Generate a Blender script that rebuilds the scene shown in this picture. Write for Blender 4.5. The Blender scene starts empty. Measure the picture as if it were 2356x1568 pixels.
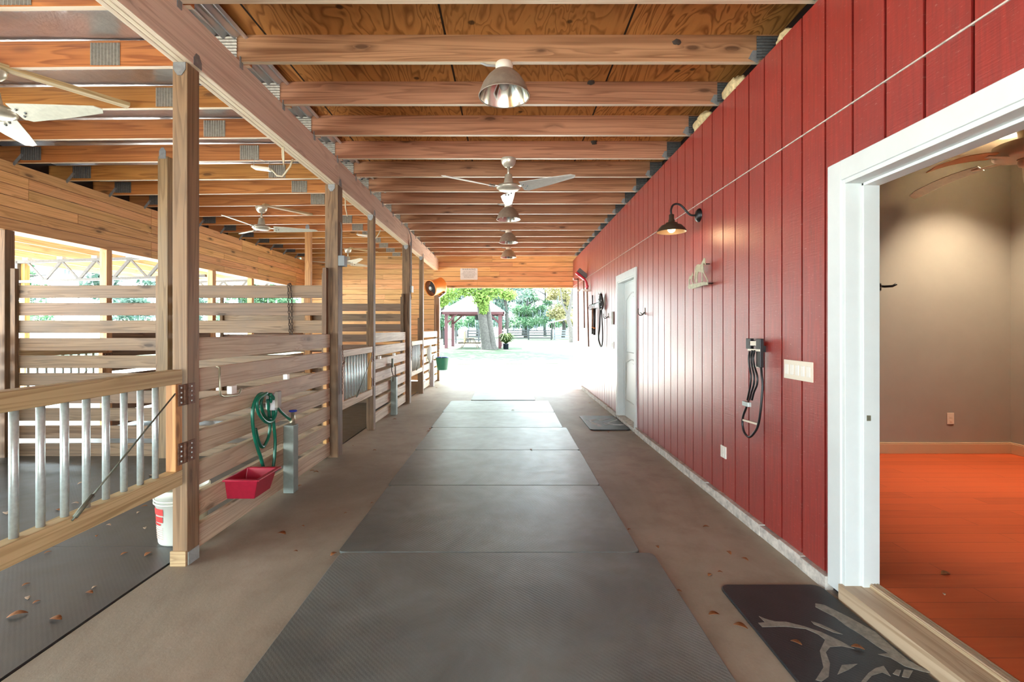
import bpy, math, random
from mathutils import Vector, Matrix, noise as mnoise

random.seed(7)
SC = bpy.context.scene
COL = SC.collection

# ------------------------------------------------------------------ camera
F, HC, VX, VY = 1110.0, 1.356, 1170.0, 757.0        # focal length in px, eye height, vanishing point
cam_d = bpy.data.cameras.new('camera')
cam = bpy.data.objects.new('camera', cam_d)
COL.objects.link(cam)
cam.location = (0, 0, HC)
cam.rotation_euler = (math.radians(90), 0, 0)
cam_d.sensor_width = 36.0
cam_d.lens = F / 2356 * 36.0
cam_d.shift_x = (1178 - VX) / 2356
cam_d.shift_y = (VY - 784) / 2356
cam_d.clip_end = 500
SC.camera = cam

# ------------------------------------------------------------------ world, sun, exposure
SC.view_settings.view_transform = 'Standard'
SC.view_settings.look = 'None'
SC.view_settings.gamma = 1.0
SC.view_settings.use_curve_mapping = False
SC.view_settings.exposure = 3.2
SC.cycles.use_denoising = True
SC.cycles.max_bounces = 10
SC.cycles.diffuse_bounces = 6
SC.cycles.glossy_bounces = 4
SC.cycles.caustics_reflective = False
SC.cycles.caustics_refractive = False
SC.cycles.sample_clamp_indirect = 6.0

W = bpy.data.worlds.new('sky')
SC.world = W
W.use_nodes = True
wn = W.node_tree
wn.nodes.clear()
wo = wn.nodes.new('ShaderNodeOutputWorld')
wb = wn.nodes.new('ShaderNodeBackground')
wb.inputs['Color'].default_value = (0.78, 0.92, 0.98, 1)
wb.inputs['Strength'].default_value = 1.6
wn.links.new(wb.outputs[0], wo.inputs[0])

sun_d = bpy.data.lights.new('sun', 'SUN')
sun_d.energy = 5.0
sun_d.angle = math.radians(0.6)
sun_d.color = (1.0, 0.96, 0.90)
sun = bpy.data.objects.new('sun', sun_d)
COL.objects.link(sun)
sun.rotation_euler = Vector((1.14, -1.7, -2.43)).to_track_quat('-Z', 'Y').to_euler()
sun.location = (-12, 25, 30)


# ------------------------------------------------------------------ pixel helpers (2356 x 1568 frame)
def P(px, py, Y):
    return Vector(((px - VX) / F * Y, Y, HC - (py - VY) / F * Y))


def PX(px, py, X):
    return P(px, py, X * F / (px - VX))


def PZ(px, py, z=0.0):
    return P(px, py, (HC - z) * F / (py - VY))


# ------------------------------------------------------------------ mesh builder
class MB:
    def __init__(s):
        s.v, s.f, s.uv, s.sm, s.rn = [], [], [], [], []

    def _add(s, vs, fs, uvs=None, smooth=False, rnd=None):
        o = len(s.v)
        s.v += [Vector(p) for p in vs]
        r = random.random() if rnd is None else rnd
        s.rn += [r] * len(vs)
        for i, f in enumerate(fs):
            s.f.append([o + k for k in f])
            s.uv.append(uvs[i] if uvs else [(0, 0)] * len(f))
            s.sm.append(smooth)
        return s

    def obox(s, c, size, R=None, rnd=None):
        """a box with uv in metres, u along its longest side"""
        c = Vector(c)
        sx, sy, sz = size
        R = R or Matrix.Identity(3)
        cs = [(x, y, z) for z in (-.5, .5) for y in (-.5, .5) for x in (-.5, .5)]
        vs = [c + R @ Vector((x * sx, y * sy, z * sz)) for x, y, z in cs]
        fs = [(0, 2, 3, 1), (4, 5, 7, 6), (0, 1, 5, 4), (2, 6, 7, 3), (0, 4, 6, 2), (1, 3, 7, 5)]
        g = max(range(3), key=lambda k: size[k])
        ou, ov = random.random() * 40, random.random() * 40
        uvs = []
        for fi, f in enumerate(fs):
            nax = (2, 2, 1, 1, 0, 0)[fi]
            other = [k for k in range(3) if k not in (g, nax)]
            row = []
            for k in f:
                p = [cs[k][q] * size[q] for q in range(3)]
                if nax == g:
                    o2 = [q for q in range(3) if q != g]
                    row.append((ou + p[o2[0]] * .3, ov + p[o2[1]]))
                else:
                    row.append((ou + p[g], ov + p[other[0]] + (.13 * nax)))
            uvs.append(row)
        return s._add(vs, fs, uvs, False, rnd)

    def box(s, lo, hi, rnd=None):
        lo, hi = Vector(lo), Vector(hi)
        return s.obox((lo + hi) / 2, [abs(hi[k] - lo[k]) for k in range(3)], None, rnd)

    def bar(s, a, b, w, h, up=(0, 0, 1), rnd=None):
        """a rectangular bar from a to b, w across, h along up"""
        a, b = Vector(a), Vector(b)
        d = (b - a)
        L = d.length
        x = d.normalized()
        y = Vector(up).cross(x).normalized()
        z = x.cross(y)
        R = Matrix((x, y, z)).transposed()
        return s.obox((a + b) / 2, (L, w, h), R, rnd)

    def tube(s, pts, r, seg=8, closed=False, flat=1.0):
        pts = [Vector(p) for p in pts]
        n = len(pts)
        rs = r if isinstance(r, (list, tuple)) else [r] * n
        vs, fs, uvs = [], [], []
        prev = None
        for i, p in enumerate(pts):
            a = pts[(i - 1) % n] if (closed or i) else p
            b = pts[(i + 1) % n] if (closed or i < n - 1) else p
            t = (b - a).normalized()
            if prev is None:
                u = t.orthogonal().normalized()
            else:
                u = prev - t * prev.dot(t)
                u = u.normalized() if u.length > 1e-6 else t.orthogonal().normalized()
            prev = u
            w = t.cross(u)
            for k in range(seg):
                an = 2 * math.pi * k / seg
                vs.append(p + (u * math.cos(an) * flat + w * math.sin(an)) * rs[i])
        m = n if closed else n - 1
        for i in range(m):
            j = (i + 1) % n
            for k in range(seg):
                q = (k + 1) % seg
                fs.append((i * seg + k, i * seg + q, j * seg + q, j * seg + k))
                uvs.append([(i * .1, k / seg), (i * .1, (k + 1) / seg), (i * .1 + .1, (k + 1) / seg), (i * .1 + .1, k / seg)])
        if not closed:
            fs.append(tuple(range(seg))[::-1])
            uvs.append([(0, 0)] * seg)
            fs.append(tuple((n - 1) * seg + k for k in range(seg)))
            uvs.append([(0, 0)] * seg)
        return s._add(vs, fs, uvs, True)

    def lathe(s, prof, c, axis=(0, 0, 1), seg=24, smooth=True, cap=False):
        c = Vector(c)
        z = Vector(axis).normalized()
        x = z.orthogonal().normalized()
        y = z.cross(x)
        vs, fs, uvs = [], [], []
        for r, h in prof:
            for k in range(seg):
                an = 2 * math.pi * k / seg
                vs.append(c + z * h + (x * math.cos(an) + y * math.sin(an)) * max(r, 1e-4))
        for i in range(len(prof) - 1):
            for k in range(seg):
                q = (k + 1) % seg
                fs.append((i * seg + k, i * seg + q, (i + 1) * seg + q, (i + 1) * seg + k))
                uvs.append([(k / seg, i * .1), ((k + 1) / seg, i * .1), ((k + 1) / seg, i * .1 + .1), (k / seg, i * .1 + .1)])
        if cap:
            fs.append(tuple(range(seg))[::-1])
            uvs.append([(0, 0)] * seg)
            m = len(prof) - 1
            fs.append(tuple(m * seg + k for k in range(seg)))
            uvs.append([(0, 0)] * seg)
        return s._add(vs, fs, uvs, smooth)

    def prism(s, pts, d):
        """polygon of 3d points pushed along vector d"""
        pts = [Vector(p) for p in pts]
        d = Vector(d)
        n = len(pts)
        nrm = Vector((0, 0, 0))
        for i in range(n):
            nrm += pts[i].cross(pts[(i + 1) % n])
        if nrm.dot(d) > 0:
            pts = pts[::-1]
        vs = pts + [p + d for p in pts]
        fs = [tuple(range(n)), tuple(range(2 * n - 1, n - 1, -1))]
        for i in range(n):
            j = (i + 1) % n
            fs.append((i, i + n, j + n, j))
        return s._add(vs, fs, [[(vs[k].x + vs[k].y, vs[k].z) for k in f] for f in fs])

    def ball(s, c, r, seg=12, scale=(1, 1, 1)):
        n = seg // 2
        vs, fs = [], []
        c = Vector(c)
        for i in range(n + 1):
            t = math.pi * i / n
            for k in range(seg):
                a = 2 * math.pi * k / seg
                rr = max(math.sin(t), .001)
                vs.append(c + Vector((math.cos(a) * rr * r * scale[0], math.sin(a) * rr * r * scale[1], math.cos(t) * r * scale[2])))
        for i in range(n):
            for k in range(seg):
                q = (k + 1) % seg
                fs.append((i * seg + k, (i + 1) * seg + k, (i + 1) * seg + q, i * seg + q))
        return s._add(vs, fs, None, True)

    def build(s, name, mat, parent=None, loc=None, bevel=0.0):
        if loc is None:
            if parent is None:
                lo = [min(p[k] for p in s.v) for k in range(3)]
                hi = [max(p[k] for p in s.v) for k in range(3)]
                loc = Vector(((lo[0] + hi[0]) / 2, (lo[1] + hi[1]) / 2, lo[2]))
            else:
                loc = world_loc(parent)
        loc = Vector(loc)
        me = bpy.data.meshes.new(name)
        me.from_pydata([tuple(p - loc) for p in s.v], [], s.f)
        uvl = me.uv_layers.new(name='UVMap')
        flat = []
        for row in s.uv:
            for u in row:
                flat += [u[0], u[1]]
        uvl.data.foreach_set('uv', flat)
        at = me.attributes.new('rnd', 'FLOAT', 'POINT')
        at.data.foreach_set('value', s.rn)
        me.polygons.foreach_set('use_smooth', s.sm)
        me.materials.append(mat)
        me.update()
        o = bpy.data.objects.new(name, me)
        COL.objects.link(o)
        if parent is not None:
            o.parent = parent
            o.location = loc - world_loc(parent)
        else:
            o.location = loc
        if bevel:
            m = o.modifiers.new('bevel', 'BEVEL')
            m.width = bevel
            m.segments = 2
            m.limit_method = 'ANGLE'
        return o


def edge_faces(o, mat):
    """give the narrow underside of a sawn timber a paler wood colour"""
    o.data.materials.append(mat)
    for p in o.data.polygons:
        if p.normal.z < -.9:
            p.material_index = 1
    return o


def world_loc(o):
    v = Vector(o.location)
    while o.parent is not None:
        o = o.parent
        v = v + Vector(o.location)
    return v


def tag(o, label=None, cat=None, group=None, kind=None):
    for k, x in (('label', label), ('category', cat), ('group', group), ('kind', kind)):
        if x:
            o[k] = x
    return o


def thing(name, label, cat, loc, group=None):
    o = bpy.data.objects.new(name, None)
    o.empty_display_size = .05
    COL.objects.link(o)
    o.location = loc
    return tag(o, label, cat, group)


def struct(name, mb, mat, parent=None, bevel=0.0):
    o = mb.build(name, mat, parent, None, bevel)
    if parent is None:
        o['kind'] = 'structure'
    return o


def dup(root, loc, label=None, group=None, rotz=None):
    r = root.copy()
    COL.objects.link(r)
    r.location = loc
    if rotz is not None:
        r.rotation_euler = (0, 0, rotz)
    if label:
        r['label'] = label
    if group:
        r['group'] = group
    for ch in list(root.children):
        c = ch.copy()
        COL.objects.link(c)
        c.parent = r
        for g in list(ch.children):
            d = g.copy()
            COL.objects.link(d)
            d.parent = c
    return r


# ------------------------------------------------------------------ materials
class NT:
    def __init__(s, name):
        s.m = bpy.data.materials.new(name)
        s.m.use_nodes = True
        s.t = s.m.node_tree
        s.t.nodes.clear()
        s.out = s.n('ShaderNodeOutputMaterial')
        s.b = s.n('ShaderNodeBsdfPrincipled')
        s.l(s.b, 0, s.out, 0)

    def n(s, t, **kw):
        x = s.t.nodes.new(t)
        for k, v in kw.items():
            setattr(x, k, v)
        return x

    def l(s, a, ao, b, bi):
        s.t.links.new(a.outputs[ao], b.inputs[bi])

    def mapping(s, src, so, scale, loc=None):
        m = s.n('ShaderNodeMapping')
        m.inputs['Scale'].default_value = scale
        if loc:
            m.inputs['Location'].default_value = loc
        s.l(src, so, m, 0)
        return m

    def noise(s, vec, scale=5, detail=3, rough=.5, dist=0.0):
        x = s.n('ShaderNodeTexNoise')
        x.inputs['Scale'].default_value = scale
        x.inputs['Detail'].default_value = detail
        x.inputs['Roughness'].default_value = rough
        x.inputs['Distortion'].default_value = dist
        if vec is not None:
            s.l(vec, 0, x, 'Vector')
        return x

    def ramp(s, src, so, stops, interp='LINEAR'):
        r = s.n('ShaderNodeValToRGB')
        cr = r.color_ramp
        cr.interpolation = interp
        while len(cr.elements) < len(stops):
            cr.elements.new(.5)
        for e, (p, c) in zip(cr.elements, stops):
            e.position = p
            e.color = (c[0], c[1], c[2], 1) if not isinstance(c, (int, float)) else (c, c, c, 1)
        s.l(src, so, r, 0)
        return r

    def mix(s, fac, a, b, mode='MIX'):
        """fac, a, b: number / colour / (node, socket)"""
        x = s.n('ShaderNodeMix', data_type='RGBA', blend_type=mode)
        for idx, val in ((0, fac), (6, a), (7, b)):
            if isinstance(val, tuple) and hasattr(val[0], 'outputs'):
                s.t.links.new(val[0].outputs[val[1]], x.inputs[idx])
            elif isinstance(val, (int, float)):
                x.inputs[idx].default_value = val if idx == 0 else (val, val, val, 1)
            else:
                x.inputs[idx].default_value = (val[0], val[1], val[2], 1)
        return (x, 2)

    def math(s, op, a, b=None):
        x = s.n('ShaderNodeMath', operation=op)
        for i, val in enumerate((a, b)):
            if val is None:
                continue
            if isinstance(val, tuple):
                s.t.links.new(val[0].outputs[val[1]], x.inputs[i])
            else:
                x.inputs[i].default_value = val
        return (x, 0)

    def color(s, pair):
        s.t.links.new(pair[0].outputs[pair[1]], s.b.inputs['Base Color'])

    def bump(s, pair, strength=.3, dist=.01):
        x = s.n('ShaderNodeBump')
        x.inputs['Strength'].default_value = strength
        x.inputs['Distance'].default_value = dist
        s.t.links.new(pair[0].outputs[pair[1]], x.inputs['Height'])
        s.l(x, 0, s.b, 'Normal')

    def set(s, **kw):
        for k, v in kw.items():
            s.b.inputs[k.replace('_', ' ')].default_value = v
        return s


def plain(name, col, rough=.5, metal=0.0, spec=.5, noise=0.0, nscale=30, bump=0.0):
    t = NT(name)
    t.set(Roughness=rough, Metallic=metal)
    t.b.inputs['Specular IOR Level'].default_value = spec
    c = (col[0], col[1], col[2], 1)
    t.b.inputs['Base Color'].default_value = c
    tc = t.n('ShaderNodeTexCoord')
    m = t.mapping(tc, 3, (1, 1, 1))
    nz = t.noise(m, nscale, 4, .6)
    if noise:
        t.color(t.mix((t.ramp(nz, 0, [(.3, 0), (.7, 1)]), 0), [x * (1 - noise) for x in col], [min(1, x * (1 + noise)) for x in col]))
    if bump:
        t.bump((nz, 0), bump, .004)
    return t.m


def wood(name, base, dark, rough=.6, knots=.55, grain=1.0, var=.35, weather=0.0, weather_col=(.12, .10, .085), spec=.5):
    """planks: uv is in metres with u along the grain"""
    t = NT(name)
    t.set(Roughness=rough)
    t.b.inputs['Specular IOR Level'].default_value = spec
    uv = t.n('ShaderNodeUVMap', uv_map='UVMap')
    # knots first: they also push the grain lines aside
    mk = t.mapping(uv, 0, (1.9, 6.0, 1))
    vk = t.n('ShaderNodeTexVoronoi')
    vk.inputs['Scale'].default_value = 1.0
    vk.inputs['Randomness'].default_value = 1.0
    t.l(mk, 0, vk, 'Vector')
    pick = t.ramp(vk, 1, [(.30, 0), (.31, 1)], 'CONSTANT')
    kn = t.ramp(vk, 0, [(.0, 1), (.075, 1), (.125, .35), (.25, 0)])
    kmask = t.math('MULTIPLY', (kn, 0), (pick, 0))
    mg = t.mapping(uv, 0, (.9 * grain, 26 * grain, 1))
    n1 = t.noise(mg, 1.0, 5, .6, .8)
    mf = t.mapping(uv, 0, (.35, 9, 1))
    n2 = t.noise(mf, 1.0, 2, .5, .5)
    ring = t.math('FRACT', t.math('MULTIPLY', t.math('ADD', (n2, 0), t.math('MULTIPLY', (kn, 0), .12)), 9.0))
    rr = t.ramp(ring[0], 0, [(0, .95), (.55, .55), (.88, .12), (1, .8)])
    g = t.math('ADD', t.math('MULTIPLY', (n1, 0), .62), t.math('MULTIPLY', (rr, 0), .38))
    gr = t.ramp(g[0], 0, [(.26, dark), (.62, base)])
    # board to board tint
    at = t.n('ShaderNodeAttribute', attribute_name='rnd')
    oi = t.n('ShaderNodeObjectInfo')
    rv = t.math('FRACT', t.math('ADD', (at, 2), (oi, 'Random')))
    v1 = t.math('ADD', t.math('MULTIPLY', rv, var), 1 - var / 2)
    hsv = t.n('ShaderNodeHueSaturation')
    t.l(gr, 0, hsv, 'Color')
    t.t.links.new(v1[0].outputs[0], hsv.inputs['Value'])
    hv = t.math('ADD', t.math('MULTIPLY', t.math('FRACT', t.math('MULTIPLY', rv, 7.3)), .018), .491)
    t.t.links.new(hv[0].outputs[0], hsv.inputs['Hue'])
    c = (hsv, 0)
    if weather:
        mw = t.mapping(uv, 0, (1.1, 3.2, 1))
        nw = t.noise(mw, 1.2, 4, .65)
        c = t.mix(t.math('MULTIPLY', (t.ramp(nw, 0, [(.42, 0), (.66, 1)]), 0), weather), c, weather_col)
    c = t.mix(t.math('MULTIPLY', kmask, knots), c, [x * .22 for x in dark])
    t.color(c)
    t.bump(t.math('ADD', g, t.math('MULTIPLY', (n1, 0), .4)), .25, .003)
    return t.m


def plywood(name, base, dark):
    t = NT(name)
    t.set(Roughness=.6)
    t.b.inputs['Specular IOR Level'].default_value = .25
    tc = t.n('ShaderNodeTexCoord')
    mp = t.mapping(tc, 3, (2.2, .55, 1))
    n0 = t.noise(mp, 1.3, 3, .55, .9)
    fr = t.math('FRACT', t.math('MULTIPLY', (n0, 0), 16))
    band = t.ramp(fr[0], 0, [(0, 1), (.5, .75), (.8, .1), (.95, .6), (1, 1)])
    mf = t.mapping(tc, 3, (30, 3, 1))
    n1 = t.noise(mf, 1, 3, .6)
    g = t.math('ADD', t.math('MULTIPLY', (band, 0), .6), t.math('MULTIPLY', (n1, 0), .4))
    col = t.ramp(g[0], 0, [(.2, dark), (.75, base)])
    vk = t.n('ShaderNodeTexVoronoi')
    vk.inputs['Scale'].default_value = 3.2
    t.l(tc, 3, vk, 'Vector')
    kn = t.ramp(vk, 0, [(0, 1), (.055, 1), (.09, 0)])
    # sheet edges every 1.22 m across
    sx = t.n('ShaderNodeSeparateXYZ')
    t.l(tc, 3, sx, 0)
    fx = t.math('FRACT', t.math('MULTIPLY', t.math('ADD', (sx, 0), 20.35), .82))
    ed = t.ramp(fx[0], 0, [(0, 1), (.006, 1), (.009, 0)], 'CONSTANT')
    sheet = t.math('FRACT', t.math('MULTIPLY', t.math('FLOOR', t.math('MULTIPLY', t.math('ADD', (sx, 0), 20.35), .82)), .37))
    c = t.mix(t.math('MULTIPLY', sheet, .45), (col, 0), [x * .62 for x in base])
    c = t.mix(t.math('MULTIPLY', (kn, 0), .8), c, (.02, .008, .003))
    c = t.mix((ed, 0), c, (.015, .008, .004))
    t.color(c)
    return t.m


M = {}
M['joist'] = wood('joist_wood', (.45, .228, .122), (.23, .10, .048), .42, .75, var=.22)
M['joist_orange'] = wood('stall_joist_wood', (.54, .222, .060), (.28, .09, .02), .42, .7, var=.3)
M['beam'] = wood('beam_wood', (.74, .61, .48), (.54, .41, .30), .42, .4, var=.12)
M['edge'] = wood('pale_underside', (.74, .62, .44), (.60, .47, .31), .42, .1, var=.08)
M['post'] = wood('post_wood', (.30, .19, .095), (.14, .08, .035), .6, .75, var=.2, weather=.5, weather_col=(.20, .15, .10))
M['post_dark'] = wood('weathered_post_wood', (.26, .155, .08), (.10, .052, .024), .65, .6, var=.15, weather=.6, weather_col=(.055, .042, .03))
M['post_yellow'] = wood('yellow_pine_wood', (.60, .33, .11), (.36, .16, .042), .55, .4, var=.2)
M['slat'] = wood('slat_wood', (.64, .535, .37), (.42, .30, .185), .65, .6, var=.22, weather=.4, weather_col=(.34, .27, .21))
M['slat_dark'] = wood('worn_slat_wood', (.30, .195, .12), (.14, .08, .042), .65, .75, var=.3, weather=.6, weather_col=(.19, .145, .11))
M['plank'] = wood('plank_wood', (.86, .50, .215), (.60, .29, .10), .55, .85, var=.32)
M['gate'] = wood('gate_wood', (.56, .42, .22), (.34, .225, .10), .6, .4, var=.15)
M['purlin'] = wood('purlin_wood', (.70, .42, .20), (.46, .22, .08), .6, .6, var=.2)
M['ply'] = plywood('plywood', (.62, .29, .085), (.22, .075, .018))
M['table_wood'] = wood('table_wood', (.13, .095, .065), (.07, .048, .03), .7, .4)

# red siding: one paint, rough sawn, a little shiny, dust and pale scuffs
t = NT('red_siding_paint')
tc = t.n('ShaderNodeTexCoord')
m1 = t.mapping(tc, 3, (1, 55, 3.5))
nv = t.noise(m1, 1, 4, .65)
m2 = t.mapping(tc, 3, (1, 7, 110))
nh = t.noise(m2, 1, 3, .6)
m3 = t.mapping(tc, 3, (1, 1, 1))
nl = t.noise(m3, 1.4, 3, .6)
ns = t.noise(t.mapping(tc, 3, (1, 30, 120)), 1, 3, .7)
c = t.mix((t.ramp(nv, 0, [(.3, 0), (.7, 1)]), 0), (.20, .009, .007), (.36, .020, .012))
at = t.n('ShaderNodeAttribute', attribute_name='rnd')
c = t.mix(t.math('MULTIPLY', (at, 2), .25), c, (.20, .012, .014))
c = t.mix(t.math('MULTIPLY', (t.ramp(ns, 0, [(.62, 0), (.72, 1)]), 0), .5), c, (.62, .42, .36))
t.color(c)
t.set(Roughness=.34)
t.b.inputs['Specular IOR Level'].default_value = .6
t.b.inputs['Coat Weight'].default_value = 1.0
t.b.inputs['Coat IOR'].default_value = 1.68
t.b.inputs['Coat Roughness'].default_value = .38
rr = t.ramp(nl, 0, [(.3, .36), (.7, .50)])
t.l(rr, 0, t.b, 'Roughness')
t.bump(t.math('ADD', t.math('MULTIPLY', (nv, 0), .5), t.math('MULTIPLY', (nh, 0), .8)), .8, .0016)
cbp = t.n('ShaderNodeBump')
cbp.inputs['Strength'].default_value = .7
cbp.inputs['Distance'].default_value = .0013
t.l(t.math('ADD', t.math('MULTIPLY', (nv, 0), .45), (nh, 0))[0], 0, cbp, 'Height')
t.l(cbp, 0, t.b, 'Coat Normal')
M['red'] = t.m

# concrete aisle
t = NT('aisle_concrete')
tc = t.n('ShaderNodeTexCoord')
nb = t.noise(t.mapping(tc, 3, (1, .6, 1)), 1.1, 5, .6, .6)
nf = t.noise(t.mapping(tc, 3, (1, 1, 1)), 60, 3, .7)
nm = t.noise(t.mapping(tc, 3, (1, 1, 1)), 5, 4, .6)
c = t.ramp(nb, 0, [(.3, (.165, .135, .098)), (.5, (.275, .23, .17)), (.7, (.36, .305, .235))])
c = t.mix(t.math('MULTIPLY', (t.ramp(nm, 0, [(.35, 1), (.55, 0)]), 0), .35), (c, 0), (.17, .12, .085))
c = t.mix(t.math('MULTIPLY', (nf, 0), .22), c, (.44, .40, .33))
t.color(c)
t.set(Roughness=.55)
t.b.inputs['Specular IOR Level'].default_value = .4
t.bump((nf, 0), .25, .004)
M['concrete'] = t.m

M['curb'] = plain('curb_concrete', (.50, .46, .41), .85, noise=.35, nscale=22, bump=.6)

# rubber
def rubber(name, c0, c1, rough, stain=(.14, .125, .085), wave=1.0):
    t = NT(name)
    tc = t.n('ShaderNodeTexCoord')
    nb = t.noise(t.mapping(tc, 3, (1, 1, 1)), 1.6, 5, .62, .5)
    nm = t.noise(t.mapping(tc, 3, (1, 1, 1)), 7, 4, .6)
    wv = t.n('ShaderNodeTexWave')
    wv.inputs['Scale'].default_value = 26
    wv.inputs['Distortion'].default_value = 3
    wv.inputs['Detail'].default_value = 2
    wv.inputs['Detail Scale'].default_value = 6
    wv.bands_direction = 'DIAGONAL'
    t.l(tc, 3, wv, 'Vector')
    c = t.ramp(nb, 0, [(.3, c0), (.7, c1)])
    c = t.mix(t.math('MULTIPLY', (t.ramp(nm, 0, [(.35, 0), (.85, 1)]), 0), .4), (c, 0), stain)
    t.color(c)
    rr = t.ramp(nm, 0, [(.2, rough - .04), (.8, rough + .07)])
    t.l(rr, 0, t.b, 'Roughness')
    t.b.inputs['Specular IOR Level'].default_value = .45
    t.bump(t.math('ADD', t.math('MULTIPLY', (wv, 0), wave), t.math('MULTIPLY', (nm, 0), .5)), .2, .0022)
    return t.m


M['mat'] = rubber('rubber_mat', (.070, .080, .075), (.170, .192, .186), .36)
M['stall_floor'] = rubber('stall_rubber', (.030, .035, .038), (.065, .070, .070), .34, (.10, .085, .05), .25)
M['door_mat'] = rubber('door_mat_rubber', (.012, .014, .017), (.022, .024, .028), .45, (.02, .02, .02))
M['mat_print'] = plain('worn_mat_print', (.20, .185, .155), .6, noise=.3, nscale=40)
M['mat_print_pale'] = plain('pale_mat_print', (.42, .43, .44), .6, noise=.2, nscale=40)

# metals and paints
M['galv'] = plain('galvanised_steel', (.52, .60, .585), .33, .45, noise=.12, nscale=60, bump=.1)
M['plate'] = plain('truss_plate_steel', (.36, .34, .29), .5, .55, noise=.2, nscale=40)
M['dark_plate'] = plain('tarnished_plate_steel', (.12, .125, .125), .55, .5, noise=.2, nscale=40)
M['tie'] = plain('hurricane_tie_steel', (.30, .32, .33), .5, .7, noise=.2)
M['grey_steel'] = plain('painted_truss_steel', (.115, .11, .105), .55, .2, noise=.15)
M['rust'] = plain('rusty_hinge', (.20, .11, .07), .6, .4, noise=.4, nscale=50)
M['chain'] = plain('rusty_chain', (.065, .042, .03), .6, .5)
M['fan'] = plain('fan_metal', (.62, .60, .50), .35, .55, noise=.08)
M['fan_blade'] = plain('fan_blade', (.66, .67, .56), .38, .15, noise=.08)
M['fan_blade_grey'] = plain('brushed_fan_blade', (.62, .62, .58), .35, .45, noise=.06)
M['dome_out'] = plain('dome_outside', (.40, .34, .27), .45, .5, noise=.1)
M['dome_in'] = plain('dome_reflector', (.72, .70, .62), .14, 1.0)
M['bulb_off'] = plain('frosted_bulb', (.80, .80, .76), .35)
M['white'] = plain('white_trim_paint', (.66, .70, .69), .45, noise=.03, nscale=8)
M['white_door'] = plain('white_door_paint', (.68, .72, .70), .42)
M['plastic_white'] = plain('white_plastic', (.80, .77, .70), .4)
M['plastic_cream'] = plain('cream_plastic', (.78, .70, .57), .4)
M['black'] = plain('black_metal', (.012, .012, .014), .35, .3)
M['black_strap'] = plain('black_leather', (.015, .014, .013), .5)
M['black_gap'] = plain('black_vapour_barrier', (.008, .008, .01), .35)
M['bronze'] = plain('oiled_bronze', (.085, .07, .05), .35, .6)
M['shade_in'] = plain('shade_inside', (.30, .22, .14), .4, .5)
M['brass'] = plain('worn_brass', (.42, .40, .28), .35, .7, noise=.15)
M['art_bronze'] = plain('cut_out_bronze', (.40, .39, .27), .45, .15, noise=.25)
M['nest'] = plain('dry_mud', (.06, .045, .035), .95, noise=.3, nscale=60)
M['green_hose'] = plain('green_hose', (.006, .145, .085), .3)
M['red_plastic'] = plain('red_feed_tub', (.42, .012, .04), .38, noise=.1)
M['red_tool'] = plain('red_tool_plastic', (.62, .02, .05), .4)
M['hydrant'] = plain('grey_green_cover', (.215, .245, .215), .55, .2, noise=.15, nscale=12)
M['grey_cover'] = plain('grey_cover', (.42, .40, .40), .55, .2)
M['blue'] = plain('blue_handle', (.01, .04, .35), .4)
M['bucket_white'] = plain('white_bucket', (.72, .74, .66), .4)
M['bucket_green'] = plain('green_bucket', (.02, .19, .13), .4)
M['red_print'] = plain('red_print', (.62, .035, .03), .5)
M['pink_print'] = plain('pale_print', (.80, .55, .48), .5)
M['orange'] = plain('orange_fan_shell', (.90, .33, .07), .35, noise=.05)
M['fan_grille'] = plain('black_fan_grille', (.02, .02, .02), .5)
M['rope'] = plain('pale_rope', (.66, .60, .44), .8)
M['wire_grey'] = plain('grey_cable', (.36, .36, .35), .5)
M['box_grey'] = plain('grey_box', (.20, .225, .235), .45, .4)
M['cable'] = plain('gate_cable', (.14, .15, .11), .5, .4)
M['handle_wood'] = plain('tool_handle', (.24, .115, .06), .5, noise=.2)
M['bristle'] = plain('grey_bristles', (.17, .175, .175), .8, noise=.3, nscale=80)
M['leaf'] = plain('dry_leaf', (.27, .105, .032), .6, noise=.3, nscale=80)
M['leaf_pale'] = plain('pale_dry_leaf', (.48, .36, .26), .4, noise=.2, nscale=80)
M['insulation'] = plain('insulation', (.58, .46, .25), .95, noise=.35, nscale=25, bump=1.0)
M['sign'] = plain('sign_white', (.80, .80, .77), .5)
M['sign_ink'] = plain('sign_ink', (.12, .11, .11), .6)
M['teal'] = plain('teal_plastic', (.02, .20, .22), .4)
M['strip_brown'] = plain('brown_strip', (.28, .24, .19), .5)
M['tan_base'] = plain('tan_baseboard', (.62, .45, .28), .5)
M['threshold'] = wood('threshold_wood', (.50, .37, .25), (.33, .22, .13), .5, .2, var=.1)

# shiny foil faced roof underside
t = NT('foil_roof')
tc = t.n('ShaderNodeTexCoord')
n1 = t.noise(t.mapping(tc, 3, (1, 1, 1)), 3.5, 4, .6, .6)
n2 = t.noise(t.mapping(tc, 3, (1, 1, 1)), 22, 3, .6)
t.color(t.mix((n1, 0), (.40, .40, .43), (.70, .69, .70)))
t.set(Metallic=.9, Roughness=.28)
t.bump(t.math('ADD', (n1, 0), t.math('MULTIPLY', (n2, 0), .25)), .5, .03)
M['foil'] = t.m
M['sheet'] = plain('galvalume_sheet', (.66, .68, .72), .3, .9)
M['roof_white'] = plain('white_metal_roof', (.75, .75, .76), .5)

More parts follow.
